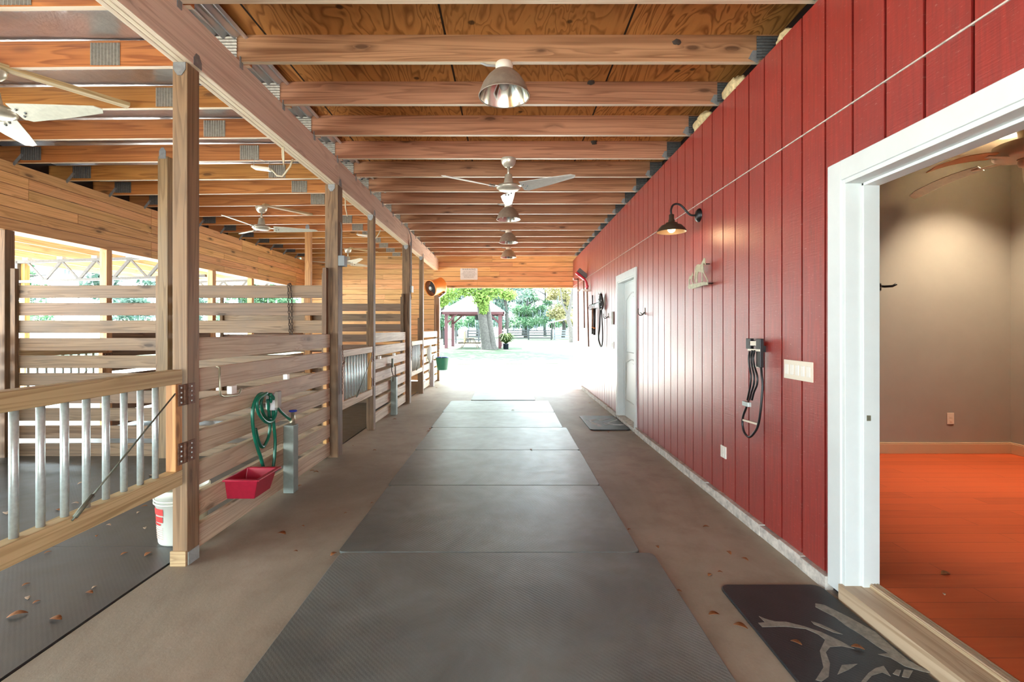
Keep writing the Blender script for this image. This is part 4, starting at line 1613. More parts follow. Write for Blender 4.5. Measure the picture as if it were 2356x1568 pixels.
m = MB().bar(fcn + Vector((.02, .0, -.14)), q0 + Vector((.02, 0, -.02)), .07, .05)
m.build('bracket_neck', M['orange'], t)
MB().bar(fcn + Vector((-.02, .15, .0)), Vector((fcn.x - .1, 12.60, fcn.z + .02)), .08, .08).build('wall_arm', M['grey_steel'], t)

# ================================================================== SIGN ON THE HEADER
o = P(1079, 630, YE - .004)
t = thing('warning_sign', 'white warning notice screwed to the plank header over the far doorway', 'sign', o)
w, h = .225, .15
r = .02
pts = []
for cx, cz, a0 in ((w - r, h - r, 0), (-w + r, h - r, 90), (-w + r, -h + r, 180), (w - r, -h + r, 270)):
    for q in range(5):
        a = math.radians(a0 + q * 22.5)
        pts.append((o.x + cx + r * math.cos(a), YE - .004, o.z + cz + r * math.sin(a)))
MB().prism(pts, (0, -.006, 0)).build('sign_plate', M['sign'], t)


def text(body, size, x, z, y, parent, mat, name='lettering', spacing=1.0):
    cu = bpy.data.curves.new(name, 'FONT')
    cu.body = body
    cu.size = size
    cu.align_x = 'CENTER'
    cu.align_y = 'CENTER'
    cu.space_character = spacing
    cu.extrude = .0005
    cu.materials.append(mat)
    tmp = bpy.data.objects.new(name, cu)
    me = bpy.data.meshes.new_from_object(tmp)
    bpy.data.objects.remove(tmp)
    ob = bpy.data.objects.new(name, me)
    COL.objects.link(ob)
    ob.parent = parent
    ob.location = Vector((x, y, z)) - world_loc(parent)
    ob.rotation_euler = (math.radians(90), 0, 0)
    return ob


text('WARNING', .062, o.x, o.z + .118, YE - .0115, t, M['sign_ink'], spacing=1.25)
for i, ln in enumerate(('Under law, an equine activity', 'sponsor or professional is not', 'liable for an injury to, or death of,', 'a participant in equine activities', 'resulting from the inherent', 'risks of equine activities.')):
    text(ln, .026, o.x, o.z + .070 - .031 * i, YE - .0115, t, M['sign_ink'])
m = MB()
for sx2 in (-1, 1):
    m.ball((o.x + sx2 * .20, YE - .011, o.z), .006, 8)
m.build('screws', M['box_grey'], t)

# ================================================================== THINGS ON THE RED WALL
# gooseneck lamp
o = PX(1609, 495, XW)
t = thing('gooseneck_lamp', 'bronze gooseneck lamp, lit, on the red wall', 'lamp', o)
MB().lathe([(.0005, .035), (.02, .034), (.045, .026), (.058, .012), (.06, 0)], o, (-1, 0, 0), 28).build('wall_plate', M['black'], t)
sc = Vector((o.x - .245, o.y, o.z))
zr = HC + (VY - 533) * o.y / F
arm = [o + Vector((-.03, 0, 0)), o + Vector((-.07, 0, .0)), o + Vector((-.10, 0, .02)), o + Vector((-.135, 0, .06)), o + Vector((-.17, 0, .092)), o + Vector((-.205, 0, .10)), o + Vector((-.235, 0, .085)), o + Vector((-.25, 0, .045)), o + Vector((-.245, 0, 0))]
MB().tube(smooth(arm, 4), .009, 10).build('arm', M['black'], t)
shp = [(.012, .155), (.022, .15), (.022, .11), (.028, .10), (.028, .085), (.05, .078), (.055, .066), (.085, .056), (.095, .046), (.118, .02), (.128, 0)]
c2 = Vector((sc.x, sc.y, zr))
MB().lathe(shp, c2, seg=36).build('shade', M['bronze'], t)
MB().lathe([(r - .003, z - .002) for r, z in shp[5:]][::-1] + [(.0005, .07)], c2, seg=36).build('shade_lining', M['shade_in'], t)
MB().ball(c2 + Vector((0, 0, .022)), .034, 16, (1, 1, .9)).build('bulb', M['bulb_on'], t)
ld = bpy.data.lights.new('gooseneck_glow', 'POINT')
ld.energy = .22
ld.shadow_soft_size = .06
ld.color = (1, .66, .34)
lo = bpy.data.objects.new('gooseneck_glow', ld)
COL.objects.link(lo)
lo.location = c2 + Vector((0, 0, -.03))

# horse cut-out
t = thing('horse_wall_art', 'bronze cut out of a mare and foal on the red wall below the lamp', 'wall decoration', PX(1608, 640, XW))
S = 14.25
xo = XW - .055


def hx(pts):
    return [PX(1560 + u / S, 580 + v / S, xo) for u, v in pts]


mare = [(560, 560), (590, 470), (630, 410), (680, 390), (740, 405), (775, 385), (805, 300), (840, 215), (870, 185), (890, 195), (905, 180), (905, 250), (900, 320), (915, 400), (900, 425), (885, 385), (865, 345), (845, 380), (838, 440), (842, 540), (860, 650), (900, 740), (960, 850), (985, 920), (985, 1000), (960, 1000), (960, 920), (900, 790), (835, 665), (815, 665), (805, 760), (810, 960), (780, 960), (785, 780), (780, 660), (720, 645), (680, 640), (650, 720), (635, 830), (640, 990), (590, 1000), (585, 880), (600, 740), (605, 660), (590, 640), (575, 760), (560, 880), (550, 1000), (545, 820), (555, 680)]
foal = [(360, 900), (370, 820), (400, 775), (450, 765), (470, 720), (480, 670), (492, 655), (500, 720), (510, 770), (490, 765), (475, 790), (470, 860), (485, 950), (515, 1050), (490, 1050), (465, 950), (450, 880), (430, 870), (400, 880), (385, 950), (395, 1080), (360, 1080), (365, 980)]
basep = [(340, 1100), (400, 1060), (560, 1030), (700, 1000), (860, 965), (985, 985), (1000, 1070), (860, 1080), (700, 1130), (500, 1195), (370, 1205), (335, 1150)]
MB().prism(hx(mare), (-.004, 0, 0)).build('mare', M['art_bronze'], t)
MB().prism(hx(foal), (-.004, 0, 0)).build('foal', M['art_bronze'], t)
MB().prism(hx(basep), (-.004, 0, 0)).build('ground_strip', M['art_bronze'], t)
m = MB()
for u, v in ((400, 1130), (925, 1015), (820, 380)):
    a = PX(1560 + u / S, 580 + v / S, xo)
    m.tube([a, (XW + .001, a.y, a.z)], .004, 6)
m.build('stand_offs', M['black'], t)

# folding saddle rack, hung folded
t = thing('saddle_rack', 'black folding saddle rack hanging folded on the red wall', 'rack', PX(1738, 800, XW))
S = 3.92


def rp(u, v, off):
    return PX(1600 + u / S, 700 + v / S, XW - off)


def plate3(mb, u0, u1, v0, v1, off, th=.02):
    a, b = rp(u0, v0, off), rp(u1, v1, off)
    mb.box((XW - off - th, min(a.y, b.y), min(a.z, b.z)), (XW - off + th * .2, max(a.y, b.y), max(a.z, b.z)))


m = MB()
plate3(m, 480, 522, 305, 402, .02)
m.build('bracket', M['black'], t, bevel=.003)
m = MB()
plate3(m, 572, 612, 308, 570, .035)
m.build('bracket', M['black'], t, bevel=.003)
m = MB()
a, b2 = rp(484, 408, .05), rp(590, 414, .05)
m.bar(a, b2, .02, .014)
a, b2 = rp(500, 350, .03), rp(600, 352, .03)
m.bar(a, b2, .02, .03)
m.build('cross_strap', M['plastic_cream'], t)
m = MB()
for k, off in ((0, .05), (1, .065), (2, .08)):
    dx2 = 14 * k
    m.tube(smooth([rp(492 + dx2 * 1.5, 415, off), rp(482 + dx2 * 1.4, 480, off), rp(488 + dx2 * 1.6, 560, off), rp(500 + dx2 * 2.0, 640, off), rp(497 + dx2 * 2.1, 720, off), rp(483 + dx2 * 1.6, 790, off), rp(468 + dx2 * 1.5, 862, off)], 4), .0065, 8)
m.build('tubes', M['black'], t)
MB().tube(smooth([rp(592, 560, .045), rp(598, 640, .05), rp(606, 720, .05), rp(600, 820, .055), rp(588, 950, .06), rp(572, 1060, .06), rp(548, 1130, .06), rp(500, 1190, .06), rp(466, 1186, .06), rp(436, 1140, .06), rp(424, 1070, .06), rp(432, 1000, .06), rp(458, 930, .06), rp(478, 870, .06)], 4), .0075, 8).build('saddle_loop', M['black'], t)
m = MB()
plate3(m, 446, 500, 868, 926, .065, .02)
m.build('clamp', M['galv'], t, bevel=.003)
MB().bar(rp(432, 1040, .062), rp(560, 1078, .062), .012, .012).build('spacer', M['plastic_cream'], t)
MB().bar(rp(510, 552, .05), rp(575, 560, .05), .01, .012).build('spacer', M['plastic_cream'], t)
m = MB()
for u, v in ((500, 350), (592, 400)):
    a = rp(u, v, .02)
    m.box((XW - .022, a.y - .02, a.z - .02), (XW + .001, a.y + .02, a.z + .02))
m.build('wall_mount', M['black'], t)


def wall_plate(name, px0, py0, px1, py1, label, cat, rockers=0, th=.007):
    a, b = PX(px0, py0, XW), PX(px1, py1, XW)
    y0, y1 = min(a.y, b.y), max(a.y, b.y)
    z0, z1 = min(a.z, b.z), max(a.z, b.z)
    t = thing(name, label, cat, ((XW, (y0 + y1) / 2, (z0 + z1) / 2)))
    MB().box((XW - th, y0, z0), (XW + .0005, y1, z1)).build('cover_plate', M['plastic_cream'] if rockers > 2 else M['plastic_white'], t, bevel=.002)
    if rockers:
        n = rockers
        for k in range(n):
            yc = y0 + (y1 - y0) * (k + .5 + (.0 if n < 3 else (2 - k) * .05)) / n
            MB().box((XW - th - .004, yc - .016, z0 + .026), (XW - th + .0005, yc + .016, z1 - .026)).build('rocker', M['plastic_white'], t, bevel=.002)
    else:
        m = MB()
        for dz in (-.021, .021):
            m.box((XW - th - .002, (y0 + y1) / 2 - .014, (z0 + z1) / 2 + dz - .014), (XW - th + .0005, (y0 + y1) / 2 + .014, (z0 + z1) / 2 + dz + .014))
        m.build('sockets', M['plastic_white'], t)
    return t


wall_plate('light_switch', 1806, 826, 1872, 880, 'cream plate of five rocker switches on the red wall by the tack room door', 'switch', 5)
wall_plate('wall_outlet', 1659.5, 1022, 1671.5, 1056, 'small white outlet low on the red wall left of the saddle rack', 'outlet', 0)
wall_plate('light_switch', 1406, 785, 1412.5, 802, 'small white switch plate left of the white door', 'switch', 1)


def coat_hook(px, py, label):
    o = PX(px, py, XW)
    t = thing('wall_hook', label, 'hook', o)
    MB().box(o + Vector((-.006, -.012, -.03)), o + Vector((.0005, .012, .055))).build('hook_plate', M['bronze'], t)
    MB().tube(smooth([o + Vector((-.004, 0, .0)), o + Vector((-.03, 0, -.03)), o + Vector((-.065, 0, -.035)), o + Vector((-.085, 0, -.005)), o + Vector((-.085, 0, .045))], 3), .006, 8).build('hook_prong', M['bronze'], t)
    MB().tube(smooth([o + Vector((-.004, 0, .0)), o + Vector((-.03, .02, -.02)), o + Vector((-.05, .03, .0))], 3), .005, 8).build('hook_prong', M['bronze'], t)
    return t


coat_hook(1484, 718, 'iron coat hook on the red wall right of the white door')
coat_hook(1400, 727, 'iron coat hook on the red wall left of the white door')
a, b2 = PX(1409, 717, XW), PX(1413, 746, XW)
tag(MB().box((XW - .02, min(a.y, b2.y), b2.z), (XW, max(a.y, b2.y), a.z)).build('thermometer', M['strip_brown'], bevel=.003), 'thin brown strip thermometer on the wall beside the white door', 'thermometer')

# bridle rack and straps
o = PX(1370, 700, XW)
t = thing('bridle_rack', 'small wire rack of hooks on the wall left of the white door', 'rack', o)
MB().box((XW - .012, o.y - .42, o.z - .02), (XW, o.y + .35, o.z + .02)).build('rail', M['galv'], t)
m = MB()
for k in range(6):
    y = o.y - .36 + .13 * k
    m.tube([(XW - .01, y, o.z + .02), (XW - .07, y, o.z + .0), (XW - .09, y, o.z - .06), (XW - .06, y, o.z - .10), (XW - .03, y, o.z - .08)], .005, 6)
m.build('prongs', M['black'], t)
m = MB().tube([(XW - .03, o.y + .15, o.z + .01), (XW - .03, o.y + .15, o.z + .19)], .012, 8)
m.build('peg', M['black'], t)


def strap(label, pts, w, cat='strap', mat='black_strap', closed=False):
    m = MB()
    m.tube(smooth(pts, 5), w, 8, flat=.35)
    return tag(m.build('leather_strap', M[mat]), label, cat)


for px, lab, mat, y1 in ((1364, 'brown riding crop hanging on the wire rack, left of the black one', 'handle_wood', 768), (1368, 'black riding crop hanging on the wire rack, right of the brown one', 'black_strap', 770)):
    a = PX(px, 709, XW - .06)
    b2 = PX(px - .5, y1, XW - .06)
    t = thing('riding_crop', lab, 'whip', a)
    MB().tube([a, a + (b2 - a) * .72], .022, 8).build('grip', M[mat], t)
    MB().tube([a + (b2 - a) * .72, a + (b2 - a) * .76], .024, 8).build('band', M['orange'], t)
    MB().tube([a + (b2 - a) * .76, b2], .022, 8).build('tip', M['black_strap'], t)
o = PX(1383, 675, XW)
t = thing('bridle', 'black leather bridle with long looped reins left of the white door', 'bridle', o)
m = MB().box(o + Vector((-.012, -.015, -.02)), o + Vector((0, .015, .03)))
m.tube(smooth([o + Vector((-.01, 0, .0)), o + Vector((-.05, 0, -.01)), o + Vector((-.055, 0, .02))], 3), .006, 6)
m.build('hanger', M['galv'], t)
xs = XW - .05


def bp(u, v):
    return PX(1320 + u / 7.125, 610 + v / 7.125, xs)


m = MB()
m.tube(smooth([bp(448, 470), bp(428, 540), bp(424, 640), bp(430, 700), bp(445, 720)], 4), .016, 8)
m.tube(smooth([bp(448, 470), bp(470, 560), bp(478, 640), bp(470, 700), bp(452, 720)], 4), .018, 8)
m.tube(smooth([bp(446, 480), bp(450, 560), bp(446, 640), bp(450, 700)], 4), .030, 8)
m.tube(smooth([bp(430, 560), bp(450, 575), bp(474, 565)], 3), .014, 8)
m.tube(smooth([bp(426, 660), bp(450, 675), bp(476, 662)], 3), .014, 8)
m.build('headstall', M['black_strap'], t)
MB().tube(smooth([bp(440, 715), bp(430, 850), bp(424, 1000), bp(408, 1130), bp(412, 1230), bp(436, 1310), bp(452, 1330), bp(466, 1300), bp(474, 1180), bp(470, 1000), bp(462, 850), bp(456, 715)], 5), .016, 8, flat=.5).build('reins', M['black_strap'], t)
m = MB()
for u, v in ((446, 520), (438, 560), (462, 600)):
    m.ball(bp(u, v) + Vector((-.03, 0, 0)), .014, 8)
m.build('buckles', M['galv'], t)

# long handled tools by the far doorway
def tool(label, top, bot, head):
    a, b = Vector(top), Vector(bot)
    t = thing('long_handled_tool', label, 'tool', b)
    MB().tube([a, b], .014, 10).build('handle', M['handle_wood'], t)
    head(t, a)
    return t


xt = XW - .06


def head_white(t, a):
    m = MB().bar(a + Vector((.03, .1, -.02)), a + Vector((-.12, -.06, -.02)), .03, .05)
    m.build('head', M['plastic_white'], t)


def head_broom(t, a):
    p, q = a + Vector((.02, .0, .02)), a + Vector((-.17, -.02, .17))
    MB().bar(p, q, .09, .05, (1, 0, 1)).build('head_block', M['red_tool'], t, bevel=.005)
    MB().bar(p + Vector((.05, 0, .06)), q + Vector((.05, 0, .06)), .08, .09, (1, 0, 1)).build('bristles', M['bristle'], t)


def head_fork(t, a):
    pts = [a + Vector((0, 0, -.06)), a + Vector((0, 0, .02)), a + Vector((-.02, -.0, .10)), a + Vector((-.09, 0, .18)), a + Vector((-.19, .02, .24))]
    MB().tube(smooth(pts, 4), [.022] * 8 + [.020] * 9, 8).build('head_neck', M['red_tool'], t)
    m = MB().tube([a + Vector((-.02, .12, -.01)), a + Vector((.0, -.12, -.01))], .016, 8)
    m.build('head_bar', M['red_tool'], t)


tool('wooden handled tool with a white head, farthest along the red wall', PX(1330, 640, xt), PX(1330.5, 784, xt), head_white)
tool('push broom with grey bristles hung head up on the red wall', PX(1343, 645, xt), PX(1344.6, 754, xt), head_broom)
tool('long wooden handled rake with a red plastic head, nearest of the hung tools', PX(1350.5, 658, xt), PX(1354.4, 797, xt), head_fork)
m = MB()
for px in (1330, 1343, 1350.5):
    a = PX(px, 668, xt)
    m.box((XW - .075, a.y - .065, a.z - .02), (XW, a.y - .04, a.z + .02))
    m.box((XW - .075, a.y + .04, a.z - .02), (XW, a.y + .065, a.z + .02))
a, b2 = PX(1327, 668, XW), PX(1354, 668, XW)
m.box((XW - .02, min(a.y, b2.y), 2.2), (XW, max(a.y, b2.y), 2.26))
tag(m.build('tool_rack', M['plastic_white']), 'white tool rail behind the hung broom and rake', 'rack')


# insulation tufts above the red wall
def tuft(c, sc2, label):
    m = MB()
    m.ball(c, .09, 20, sc2)
    for i, v in enumerate(m.v):
        d = v - Vector(c)
        m.v[i] = Vector(c) + d * (1 + .45 * mnoise.noise(v * 14) + .25 * mnoise.noise(v * 40))
    tag(m.build('insulation_tuft', M['insulation']), label, 'insulation', 'insulation tufts')


tuft((XW + .045, 3.70, JZ + .03), (.55, 1.6, .75), 'yellow insulation tuft bulging over the wall top beyond the dome lamp joist')
tuft((XW + .045, 4.28, JZ + .03), (.5, 1.7, .75), 'largest pale insulation tuft over the wall top, one bay farther')
tuft((XW + .07, 3.05, JZ + .02), (.4, 1.0, .5), 'small dark insulation scrap over the wall top, nearest the camera')

for px, py, yy, r, lab in ((1557, 97, 3.279, .022, 'brown mud nest stuck to the front of the joist with the nearest dome lamp'),
                           (1360, 188, 3.897, .026, 'dark mud nest at the top of the joist behind the nearest dome lamp'),
                           (1366, 327, 5.133, .026, 'dark mud nest at the top of the joist that carries the aisle fan')):
    c = P(px, py, yy)
    m = MB()
    m.ball(c, r, 14, (1.3, .6, 1.0))
    for i, v in enumerate(m.v):
        m.v[i] = c + (v - c) * (1 + .5 * mnoise.noise(v * 60))
    tag(m.build('mud_nest', M['nest']), lab, 'nest', 'mud nests')

# ================================================================== LEAVES
def leaf(p, size, rot, mat, label, group):
    m = MB()
    n = 6
    size *= .85
    vs, fc = [], []
    for i in range(n + 1):
        u = i / n
        w = .32 * math.sin(math.pi * min(1, u * .96 + .02)) ** .8 * (1 - .3 * u)
        z = .18 * math.sin(u * math.pi) + .05
        for sg in (-1, 0, 1):
            vs.append((size * (u - .5), size * w * sg, size * (z * .5 + (.13 if sg else 0) * w * 3)))
    for i in range(n):
        for k in range(2):
            q = i * 3 + k
            fc.append((q, q + 1, q + 4, q + 3))
    R3 = Matrix.Rotation(rot, 3, 'Z')
    m._add([Vector(p) + R3 @ Vector(v) for v in vs], fc, None, True)
    o = m.build('dry_leaf', M[mat])
    md = o.modifiers.new('solid', 'SOLIDIFY')
    md.thickness = .001
    return tag(o, label, 'leaf', group)


random.seed(11)
aisle_l = [(648, 1228, .075), (697, 1210, .03), (680, 1268, .03), (768, 1275, .06), (856, 1157, .03), (718, 1083, .05), (795, 1180, .025), (703, 1080, .05), (727, 1086, .06),
           (690, 1118, .05), (991, 986, .06), (985, 992, .04), (1400, 994, .05), (1452, 996, .03), (1381, 928, .09), (1357, 927, .05), (908, 964, .06), (1004, 892, .06), (862, 1036, .05), (812, 1025, .03), (780, 1008, .04)]
right_l = [(1512, 1258, .04), (1677, 1272, .055), (1714, 1287, .05), (1562, 1360, .035), (1643, 1414, .06), (1704, 1442, .07), (1625, 1212, .05), (1448, 1218, .035), (1904, 1333, .06), (1913, 1342, .04), (1657, 1316, .03), (1633, 1323, .04)]
stall_l = [(40, 1416, .085), (128, 1425, .07), (60, 1345, .04), (63, 1376, .045), (217, 1351, .03), (250, 1208, .045), (165, 1232, .035), (222, 1233, .035), (280, 1181, .035), (318, 1179, .04),
           (358, 1151, .05), (332, 1165, .05), (333, 1215, .045), (369, 1225, .045), (286, 1274, .045), (341, 1275, .06), (110, 1271, .04), (14, 1181, .08), (134, 1173, .06), (173, 1158, .06), (187, 1112, .07), (348, 1094, .06),
           (84, 1385, .035), (205, 1364, .05)]
for lst, z, lab, grp, mk in ((aisle_l, 0.0, 'small dry brown leaf on the concrete between stalls and mats', 'leaves on the left concrete strip', 'leaf'),
                             (right_l, 0.0, 'small dry orange leaf on the concrete between mats and red wall', 'leaves on the right concrete strip', 'leaf'),
                             (stall_l, .004, 'small curled leaf on the dark stall floor behind the near gate', 'leaves on the stall floor', None)):
    for px, py, s in lst:
        leaf(PZ(px, py, z) + Vector((0, 0, .001)), s, random.uniform(0, 6.28), mk or random.choice(('leaf', 'leaf_pale')), lab, grp)
leaf(PZ(1180, 944, .018) + Vector((0, 0, .001)), .06, .4, 'leaf', 'brown leaf on the sixth rubber mat', None)
leaf(PZ(1222, 1034, .018) + Vector((0, 0, .001)), .05, 1.4, 'leaf', 'brown leaf on the seam of the third and fourth rubber mats', None)
leaf(PZ(1832, 1479, .016) + Vector((0, 0, .001)), .05, 2.4, 'leaf', 'orange rounded leaf on the near black door mat, left of the print', None)
leaf(PZ(1974, 1491, .016) + Vector((0, 0, .001)), .055, -.5, 'leaf', 'orange narrow leaf on the near black door mat, over the print', None)
leaf(PZ(2176, 1320, RZ) + Vector((0, 0, .001)), .06, .1, 'leaf', 'curled brown leaf on the orange tack room floor', None)
leaf(PZ(2172, 1367, RZ) + Vector((0, 0, .001)), .025, 1.1, 'leaf_pale', 'tiny pale leaf bit on the orange tack room floor', None)

# ================================================================== OUTDOORS
# pavilion
GX0, GX1, GY0, GY1 = -4.45, -.62, 34.5, 38.6
t = thing('pavilion', 'open pavilion with maroon posts and white hipped roof beyond the lawn', 'pavilion', ((GX0 + GX1) / 2, 36.5, -.03))
for x in (GX0, GX1):
    for y in (GY0, GY1):
        MB().box((x - .11, y - .11, -.03), (x + .11, y + .11, 2.45)).build('post', M['maroon'], t)
        m = MB()
        sx2 = 1 if x == GX0 else -1
        m.bar((x, y, 1.75), (x + sx2 * .75, y, 2.45), .10, .12)
        m.bar((x, y, 1.75), (x, y + (.75 if y == GY0 else -.75), 2.45), .10, .12)
        m.build('knee_brace', M['maroon'], t)
m = MB()
e = .32
m.box((GX0 - e, GY0 - e, 2.42), (GX1 + e, GY0 - e + .06, 2.60))
m.box((GX0 - e, GY1 + e - .06, 2.42), (GX1 + e, GY1 + e, 2.60))
m.box((GX0 - e, GY0 - e, 2.42), (GX0 - e + .06, GY1 + e, 2.60))
m.box((GX1 + e - .06, GY0 - e, 2.42), (GX1 + e, GY1 + e, 2.60))
m.build('fascia', M['maroon'], t)
x0, x1, y0, y1 = GX0 - e - .05, GX1 + e + .05, GY0 - e - .05, GY1 + e + .05
ym = (y0 + y1) / 2
rf = MB()
rv = [(x0, y0, 2.60), (x1, y0, 2.60), (x1, y1, 2.60), (x0, y1, 2.60), (x0 + 1.7, ym, 3.85), (x1 - 1.7, ym, 3.85), (x0 + .3, y0 + .3, 2.58), (x1 - .3, y0 + .3, 2.58), (x1 - .3, y1 - .3, 2.58), (x0 + .3, y1 - .3, 2.58)]
rf._add(rv, [(0, 1, 5, 4), (1, 2, 5), (2, 3, 4, 5), (3, 0, 4), (6, 9, 8, 7), (0, 6, 7, 1), (1, 7, 8, 2), (2, 8, 9, 3), (3, 9, 6, 0)])
rf.build('roof', M['roof_white'], t)
MB().box((-2.5, 36.2, 2.05), (-1.1, 36.4, 2.42)).build('hanging_board', M['black_fence'], t)

# picnic table seen end on
c3 = Vector((-2.85, 35.6, -.03))
t = thing('picnic_table', 'wooden picnic table under the pavilion, seen end on', 'picnic table', c3)
m = MB()
for k in range(4):
    m.box(c3 + Vector((-.36 + .185 * k, -.9, .70)), c3 + Vector((-.36 + .185 * k + .17, .9, .745)))
m.build('table_top', M['table_wood'], t)
for sx2 in (-1, 1):
    m = MB().box(c3 + Vector((sx2 * .72 - .13, -.9, .41)), c3 + Vector((sx2 * .72 + .13, .9, .45)))
    m.build('bench', M['table_wood'], t)
for yy in (-.65, .65):
    for sx2 in (-1, 1):
        MB().bar(c3 + Vector((sx2 * .22, yy, .70)), c3 + Vector((sx2 * .62, yy, 0)), .05, .12, (0, 1, 0)).build('leg', M['table_wood'], t)
    MB().box(c3 + Vector((-.82, yy + .04, .33)), c3 + Vector((.82, yy + .08, .41))).build('cross_beam', M['table_wood'], t)
    MB().bar(c3 + Vector((0, yy + .06, .70)), c3 + Vector((0, yy + .02, .38)), .05, .06, (0, 1, 0)).build('centre_brace', M['table_wood'], t)


def leafmesh(mb, clumps, n, size, seed):
    """small bent leaf cards in clumps: (centre, radius)"""
    rd = random.Random(seed)
    for i in range(n):
        c, r = rd.choice(clumps)
        v = Vector((rd.gauss(0, 1), rd.gauss(0, 1), rd.gauss(0, 1)))
        v = v.normalized() * (rd.random() ** .45)
        p = Vector(c) + Vector((v.x * r[0], v.y * r[1], v.z * r[2]))
        a = Vector((rd.gauss(0, 1), rd.gauss(0, 1), rd.gauss(0, .7))).normalized()
        b = a.orthogonal().normalized()
        s = size * rd.uniform(.6, 1.3)
        n2 = a.cross(b)
        pts = [p - a * s, p + b * s * .42 + n2 * s * .12, p + a * s, p - b * s * .42 + n2 * s * .12]
        mb._add(pts, [(0, 1, 2), (0, 2, 3)], None, True, rd.random())
    return mb


# double trunk tree on the lawn
tb = Vector((-1.45, 32.4, -.03))
t = thing('shade_tree', 'double trunk grey tree on the lawn in front of the pavilion', 'tree', tb)
m = MB()
m.tube(smooth([tb + Vector((0, 0, -.05)), tb + Vector((-.06, 0, .5)), tb + Vector((-.20, 0, 1.6)), tb + Vector((-.40, 0, 3.0)), tb + Vector((-.60, .1, 4.6)), tb + Vector((-.9, .3, 7.5)), tb + Vector((-1.3, .5, 11))], 4),
       [.46 - .1 * min(1, i / 4) - .006 * i for i in range(25)], 14)
m.tube(smooth([tb + Vector((.42, .1, -.05)), tb + Vector((.36, .1, .5)), tb + Vector((.20, .1, 1.6)), tb + Vector((.0, .1, 3.0)), tb + Vector((-.16, .0, 4.6)), tb + Vector((.3, -.2, 7.5)), tb + Vector((.9, -.2, 11))], 4),
       [.34 - .08 * min(1, i / 4) - .005 * i for i in range(25)], 14)
m.build('trunks', M['bark'], t)
cl = [((-.3, -.4, 3.45), (.75, .5, .55)), ((.5, -.3, 3.9), (.9, .5, .5)), ((-1.3, -.2, 4.0), (.8, .5, .45)), ((-2.6, .0, 3.7), (.9, .6, .5)), ((-3.3, .2, 3.2), (.7, .5, .4)), ((1.4, .0, 3.7), (.6, .5, .4)),
      ((-.2, .0, 5.2), (2.2, 1.2, .8)), ((-1.0, .3, 8.0), (3.5, 3, 2)), ((1.2, -.2, 10), (3.5, 3, 2.2)), ((-3.2, .3, 6.6), (2, 1.6, 1.2)), ((-.2, -.35, 2.75), (.30, .2, .4))]
lm = MB()
leafmesh(lm, [(tb + Vector(c), r) for c, r in cl], 5200, .13, 5)
lm.build('leaves', M['fol_bright'], t)
hi = [((-7.0, 1.0, 9.5), (2.6, 2.6, 1.4)), ((-4.0, 2.5, 11.0), (3.0, 2.8, 1.5)), ((-1.0, .5, 12.2), (3.2, 3.0, 1.6)), ((2.0, 1.5, 10.6), (2.8, 2.6, 1.4)), ((-3.5, -2.5, 9.4), (2.8, 2.2, 1.3)),
      ((.6, -2.6, 9.8), (2.8, 2.2, 1.3)), ((4.2, -.6, 9.0), (2.2, 2.2, 1.2)), ((-6.5, -2.0, 8.2), (2.2, 1.8, 1.1)), ((-9.5, 1.0, 8.6), (2.2, 2.2, 1.1)), ((-12, .5, 8.4), (2, 2, 1.1)), ((-9.5, -2.4, 8.0), (2, 1.6, 1.0))]
m = MB()
for c, r in hi:
    m.tube([tb + Vector((-.9 if c[0] < 0 else .3, .2, 6.2)), tb + Vector((c[0] * .5, c[1] * .5, 6.8 + (c[2] - 6.8) * .4)), tb + Vector(c)], [.14, .09, .03], 7)
m.build('limbs', M['bark'], t)
lm = MB()
leafmesh(lm, [(tb + Vector(c), r) for c, r in hi], 5200, .30, 6)
lm.build('high_canopy', M['fol_bright'], t)

# potted fern
fpt = Vector((-.18, 33.2, -.03))
t = thing('potted_fern', 'bushy fern in a dark pot beside the pavilion corner post', 'potted plant', fpt)
MB().lathe([(.0005, 0), (.17, 0), (.21, .36), (.225, .36), (.225, .41), (.2, .41), (.19, .37), (.0005, .37)], fpt, seg=24).build('pot', M['pot'], t)
m = MB()
rd = random.Random(4)
for i in range(300):
    a = rd.uniform(0, 6.28)
    L = rd.uniform(.35, .75)
    hh = rd.uniform(.2, .75)
    d = Vector((math.cos(a), math.sin(a), 0))
    s = Vector((-math.sin(a), math.cos(a), 0)) * rd.uniform(.02, .045)
    p0 = fpt + Vector((0, 0, .38)) + d * .05
    pts = [p0, p0 + d * L * .45 + Vector((0, 0, hh)), p0 + d * L + Vector((0, 0, hh * .7 - .1 * L))]
    vs = []
    for k, p in enumerate(pts):
        w = (.5, 1, .15)[k]
        vs += [p - s * w, p + s * w]
    m._add(vs, [(0, 1, 3, 2), (2, 3, 5, 4)], None, True, rd.random())
m.build('fronds', M['fern'], t)


def fence(label, pts, rails, hgt, pr, mat, name='paddock_fence', step=2.4, rail_h=.15):
    a, b = Vector(pts[0]), Vector(pts[1])
    t = thing(name, label, 'fence', a)
    n = max(2, int((b - a).length / step))
    for i in range(n + 1):
        p = a + (b - a) * i / n
        MB().box(p + Vector((-pr, -pr, -.05)), p + Vector((pr, pr, hgt + .1))).build('post', M[mat], t)
    m = MB()
    for z in rails:
        m.bar(a + Vector((0, -.08, z)), b + Vector((0, -.08, z)), .04, rail_h)
    m.build('rails', M[mat], t)
    return t


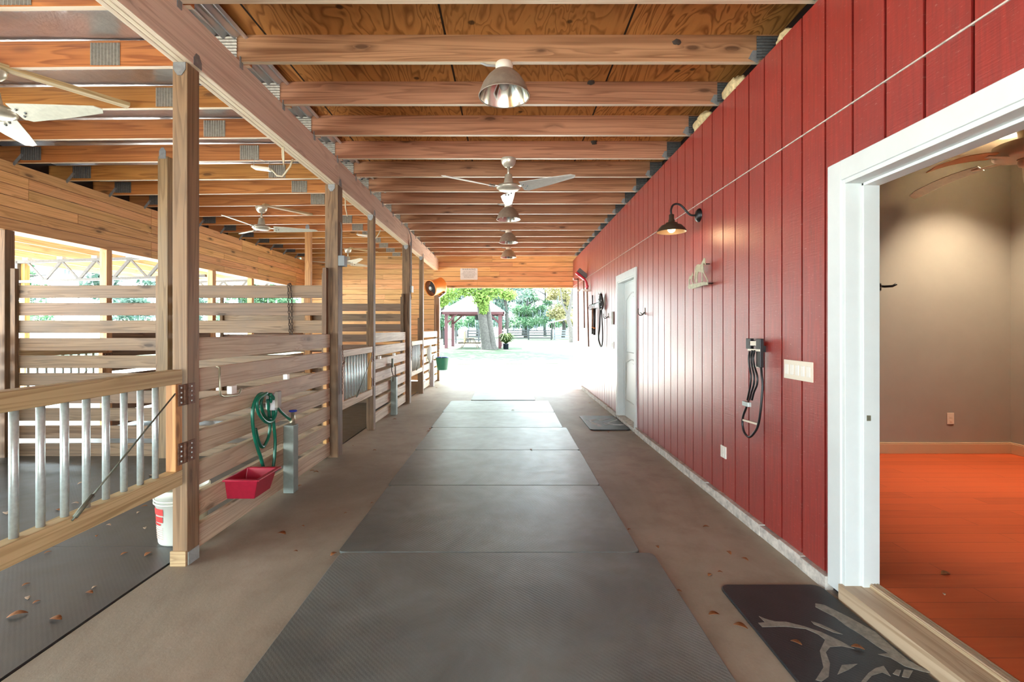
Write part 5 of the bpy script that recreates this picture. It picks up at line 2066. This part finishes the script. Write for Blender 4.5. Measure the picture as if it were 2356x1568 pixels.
fence('black board fence running across beyond the potted fern', [(-.35, 62, -.03), (5.5, 62, -.03)], (.25, .6, .9, 1.2), 1.25, .09, 'black_fence')
fence('faded grey board fence, right part of the far fence line', [(5.85, 62, -.03), (10.6, 63, -.03)], (.25, .6, .9, 1.2), 1.25, .08, 'grey_fence')
fence('white board fence seen behind the pavilion and tree', [(-1.8, 52, -.03), (-.3, 52, -.03)], (.3, .62, .94, 1.26), 1.3, .09, 'white_fence', rail_h=.15, step=1.4)
fence('black paddock fence behind the picnic table, left side', [(-4.3, 51, -.03), (-2.0, 51, -.03)], (.3, .62, .94, 1.2), 1.25, .08, 'black_fence', step=1.15)
fence('black post fence seen between the pavilion posts', [(-5.6, 42.0, -.03), (-4.5, 50.6, -.03)], (.35,), 1.15, .075, 'black_fence', step=2.9, rail_h=.06)
post('yellow marker post among the black fence posts', -4.07, -3.93, 43.9, 44.04, 1.15, M['yellow_post'], caps=False, group='fence posts', z0=-.05)

# woods beyond
def tree_kind(seed, hgt, spread, mat, moss, n=7500):
    """meshes for one tree standing at the origin"""
    rd = random.Random(seed)
    tr = MB()
    tr.tube(smooth([(0, 0, -.2), (rd.uniform(-.2, .2), 0, hgt * .25), (rd.uniform(-.4, .4), .1, hgt * .55), (rd.uniform(-.7, .7), 0, hgt * .95)], 4),
            [.36 - .022 * i for i in range(13)], 10)
    for k in range(6):
        a = rd.uniform(0, 6.28)
        z = hgt * rd.uniform(.35, .8)
        d = Vector((math.cos(a), math.sin(a), .35)) * spread * rd.uniform(.5, .9)
        tr.tube([(0, 0, z), Vector((0, 0, z)) + d * .5 + Vector((0, 0, .3)), Vector((0, 0, z)) + d], [.14, .09, .04], 7)
    cl = []
    for k in range(34):
        a = rd.uniform(0, 6.28)
        z = hgt * (rd.uniform(.16, 1.0))
        r = spread * (1 - .35 * z / hgt) * rd.uniform(.15, 1)
        q = rd.uniform(.7, 1.5)
        cl.append(((math.cos(a) * r, math.sin(a) * r, z), (q, q, q * .75)))
    lf = leafmesh(MB(), cl, n, .22, seed)
    ms = MB()
    for k in range(moss):
        c, r = rd.choice(cl)
        p = Vector(c) + Vector((rd.uniform(-1, 1) * r[0], rd.uniform(-1, 1) * r[1], -r[2] * .3))
        L = rd.uniform(.5, 1.8)
        s = Vector((rd.uniform(-1, 1), rd.uniform(-1, 1), 0)).normalized() * rd.uniform(.03, .10)
        ms._add([p - s, p + s, p + s * .8 - Vector((0, 0, L * .6)), p - Vector((0, 0, L)), p - s * .8 - Vector((0, 0, L * .6))], [(0, 1, 2, 3, 4)], None, False, rd.random())
    t = thing('tree', 'x', 'tree', (0, 0, 0), 'trees beyond the fences')
    tr.build('trunk', M['bark'], t)
    lf.build('leaves', M[mat], t)
    if moss:
        ms.build('hanging_moss', M['moss'], t)['kind'] = 'stuff'
    return t


kinds = [tree_kind(21, 12, 3.4, 'fol_green', 150), tree_kind(22, 13, 3.8, 'fol_blue', 260), tree_kind(23, 11, 3.6, 'fol_gold', 60), tree_kind(24, 12, 3.6, 'fol_green', 320)]
spots = [(-9.5, 70, 0, 'green tree far behind the pavilion, at the left of the doorway'), (-.4, 70, 1, 'mossy tree just right of the pavilion roof, behind the black fence'),
         (8.6, 76, 2, 'golden leaved tree at the right of the far doorway'), (-5.2, 82, 3, 'moss hung tree behind the double trunk tree'),
         (2.9, 81.5, 3, 'moss hung tree above the middle of the black fence'), (13.5, 87, 2, 'second golden tree, against the red wall edge'),
         (-10, 93, 1, 'tree in the second row behind the pavilion, left'), (-1.2, 94, 0, 'tree in the second row behind the pavilion, right'), (7.2, 95, 3, 'tree in the second row behind the faded grey fence'),
         (-5.5, 106, 0, 'tree in the last row behind the pavilion'), (3.2, 107, 1, 'tree in the last row above the black fence'), (12.4, 108, 0, 'tree in the last row at the right'),
         (-37, 26, 0, 'tree at the far left beyond the lean-to'), (-30, 36, 1, 'pale mossy tree seen under the lean-to, left'), (-42, 40, 3, 'tall tree in the row behind the lean-to trees'),
         (-25, 47.5, 3, 'green tree seen below the near truss'), (-37, 53, 1, 'tree seen through the lean-to truss webs'),
         (-20.5, 59, 0, 'tree seen beside the second truss'), (-31, 65, 3, 'dim tree in the row beyond the outer posts'), (-20, 72, 1, 'tree seen between the outer posts')]
used = set()
rd = random.Random(9)
for x, y, k, lab in spots:
    if k in used:
        o2 = dup(kinds[k], (x, y, -.03), lab, None, rd.uniform(0, 6.28))
    else:
        used.add(k)
        o2 = kinds[k]
        o2.location = (x, y, -.03)
        o2['label'] = lab
    s = rd.uniform(.9, 1.15)
    o2.scale = (s, s, s)
# leaning bare trunk at the right edge of the doorway
tb = Vector((6.6, 50.5, -.05))
t = thing('bare_tree', 'dark crooked trunk standing alone at the right of the far doorway', 'tree', tb)
m = MB().tube(smooth([tb, tb + Vector((-.1, 0, 1.5)), tb + Vector((-.35, 0, 2.6)), tb + Vector((-.1, 0, 4)), tb + Vector((.4, 0, 7))], 4), [.30 - .010 * i for i in range(17)], 10)
m.build('trunk', M['bark'], t)
MB().tube(smooth([tb + Vector((-.3, 0, 2.9)), tb + Vector((-.9, .1, 4.0)), tb + Vector((-1.2, .2, 6))], 4), [.13, .12, .11, .10, .09, .08, .07, .06, .05], 8).build('branch', M['bark'], t)
t = thing('field_shelter', 'low pale roofed shelter on posts beyond the far fence, at the right', 'shelter', (7.6, 66, 0))
rf = MB()
rf.prism([(5.9, 65, 2.25), (10.4, 65, 3.2), (10.4, 69, 3.2), (5.9, 69, 2.25)], (0, 0, .1))
rf.build('roof', M['roof_white'], t)
for x, y in ((6.2, 65.2), (9.9, 65.2), (6.2, 68.8), (9.9, 68.8)):
    MB().box((x - .09, y - .09, -.05), (x + .09, y + .09, 2.3 + (x - 5.9) * .21)).build('post', M['bark'], t)
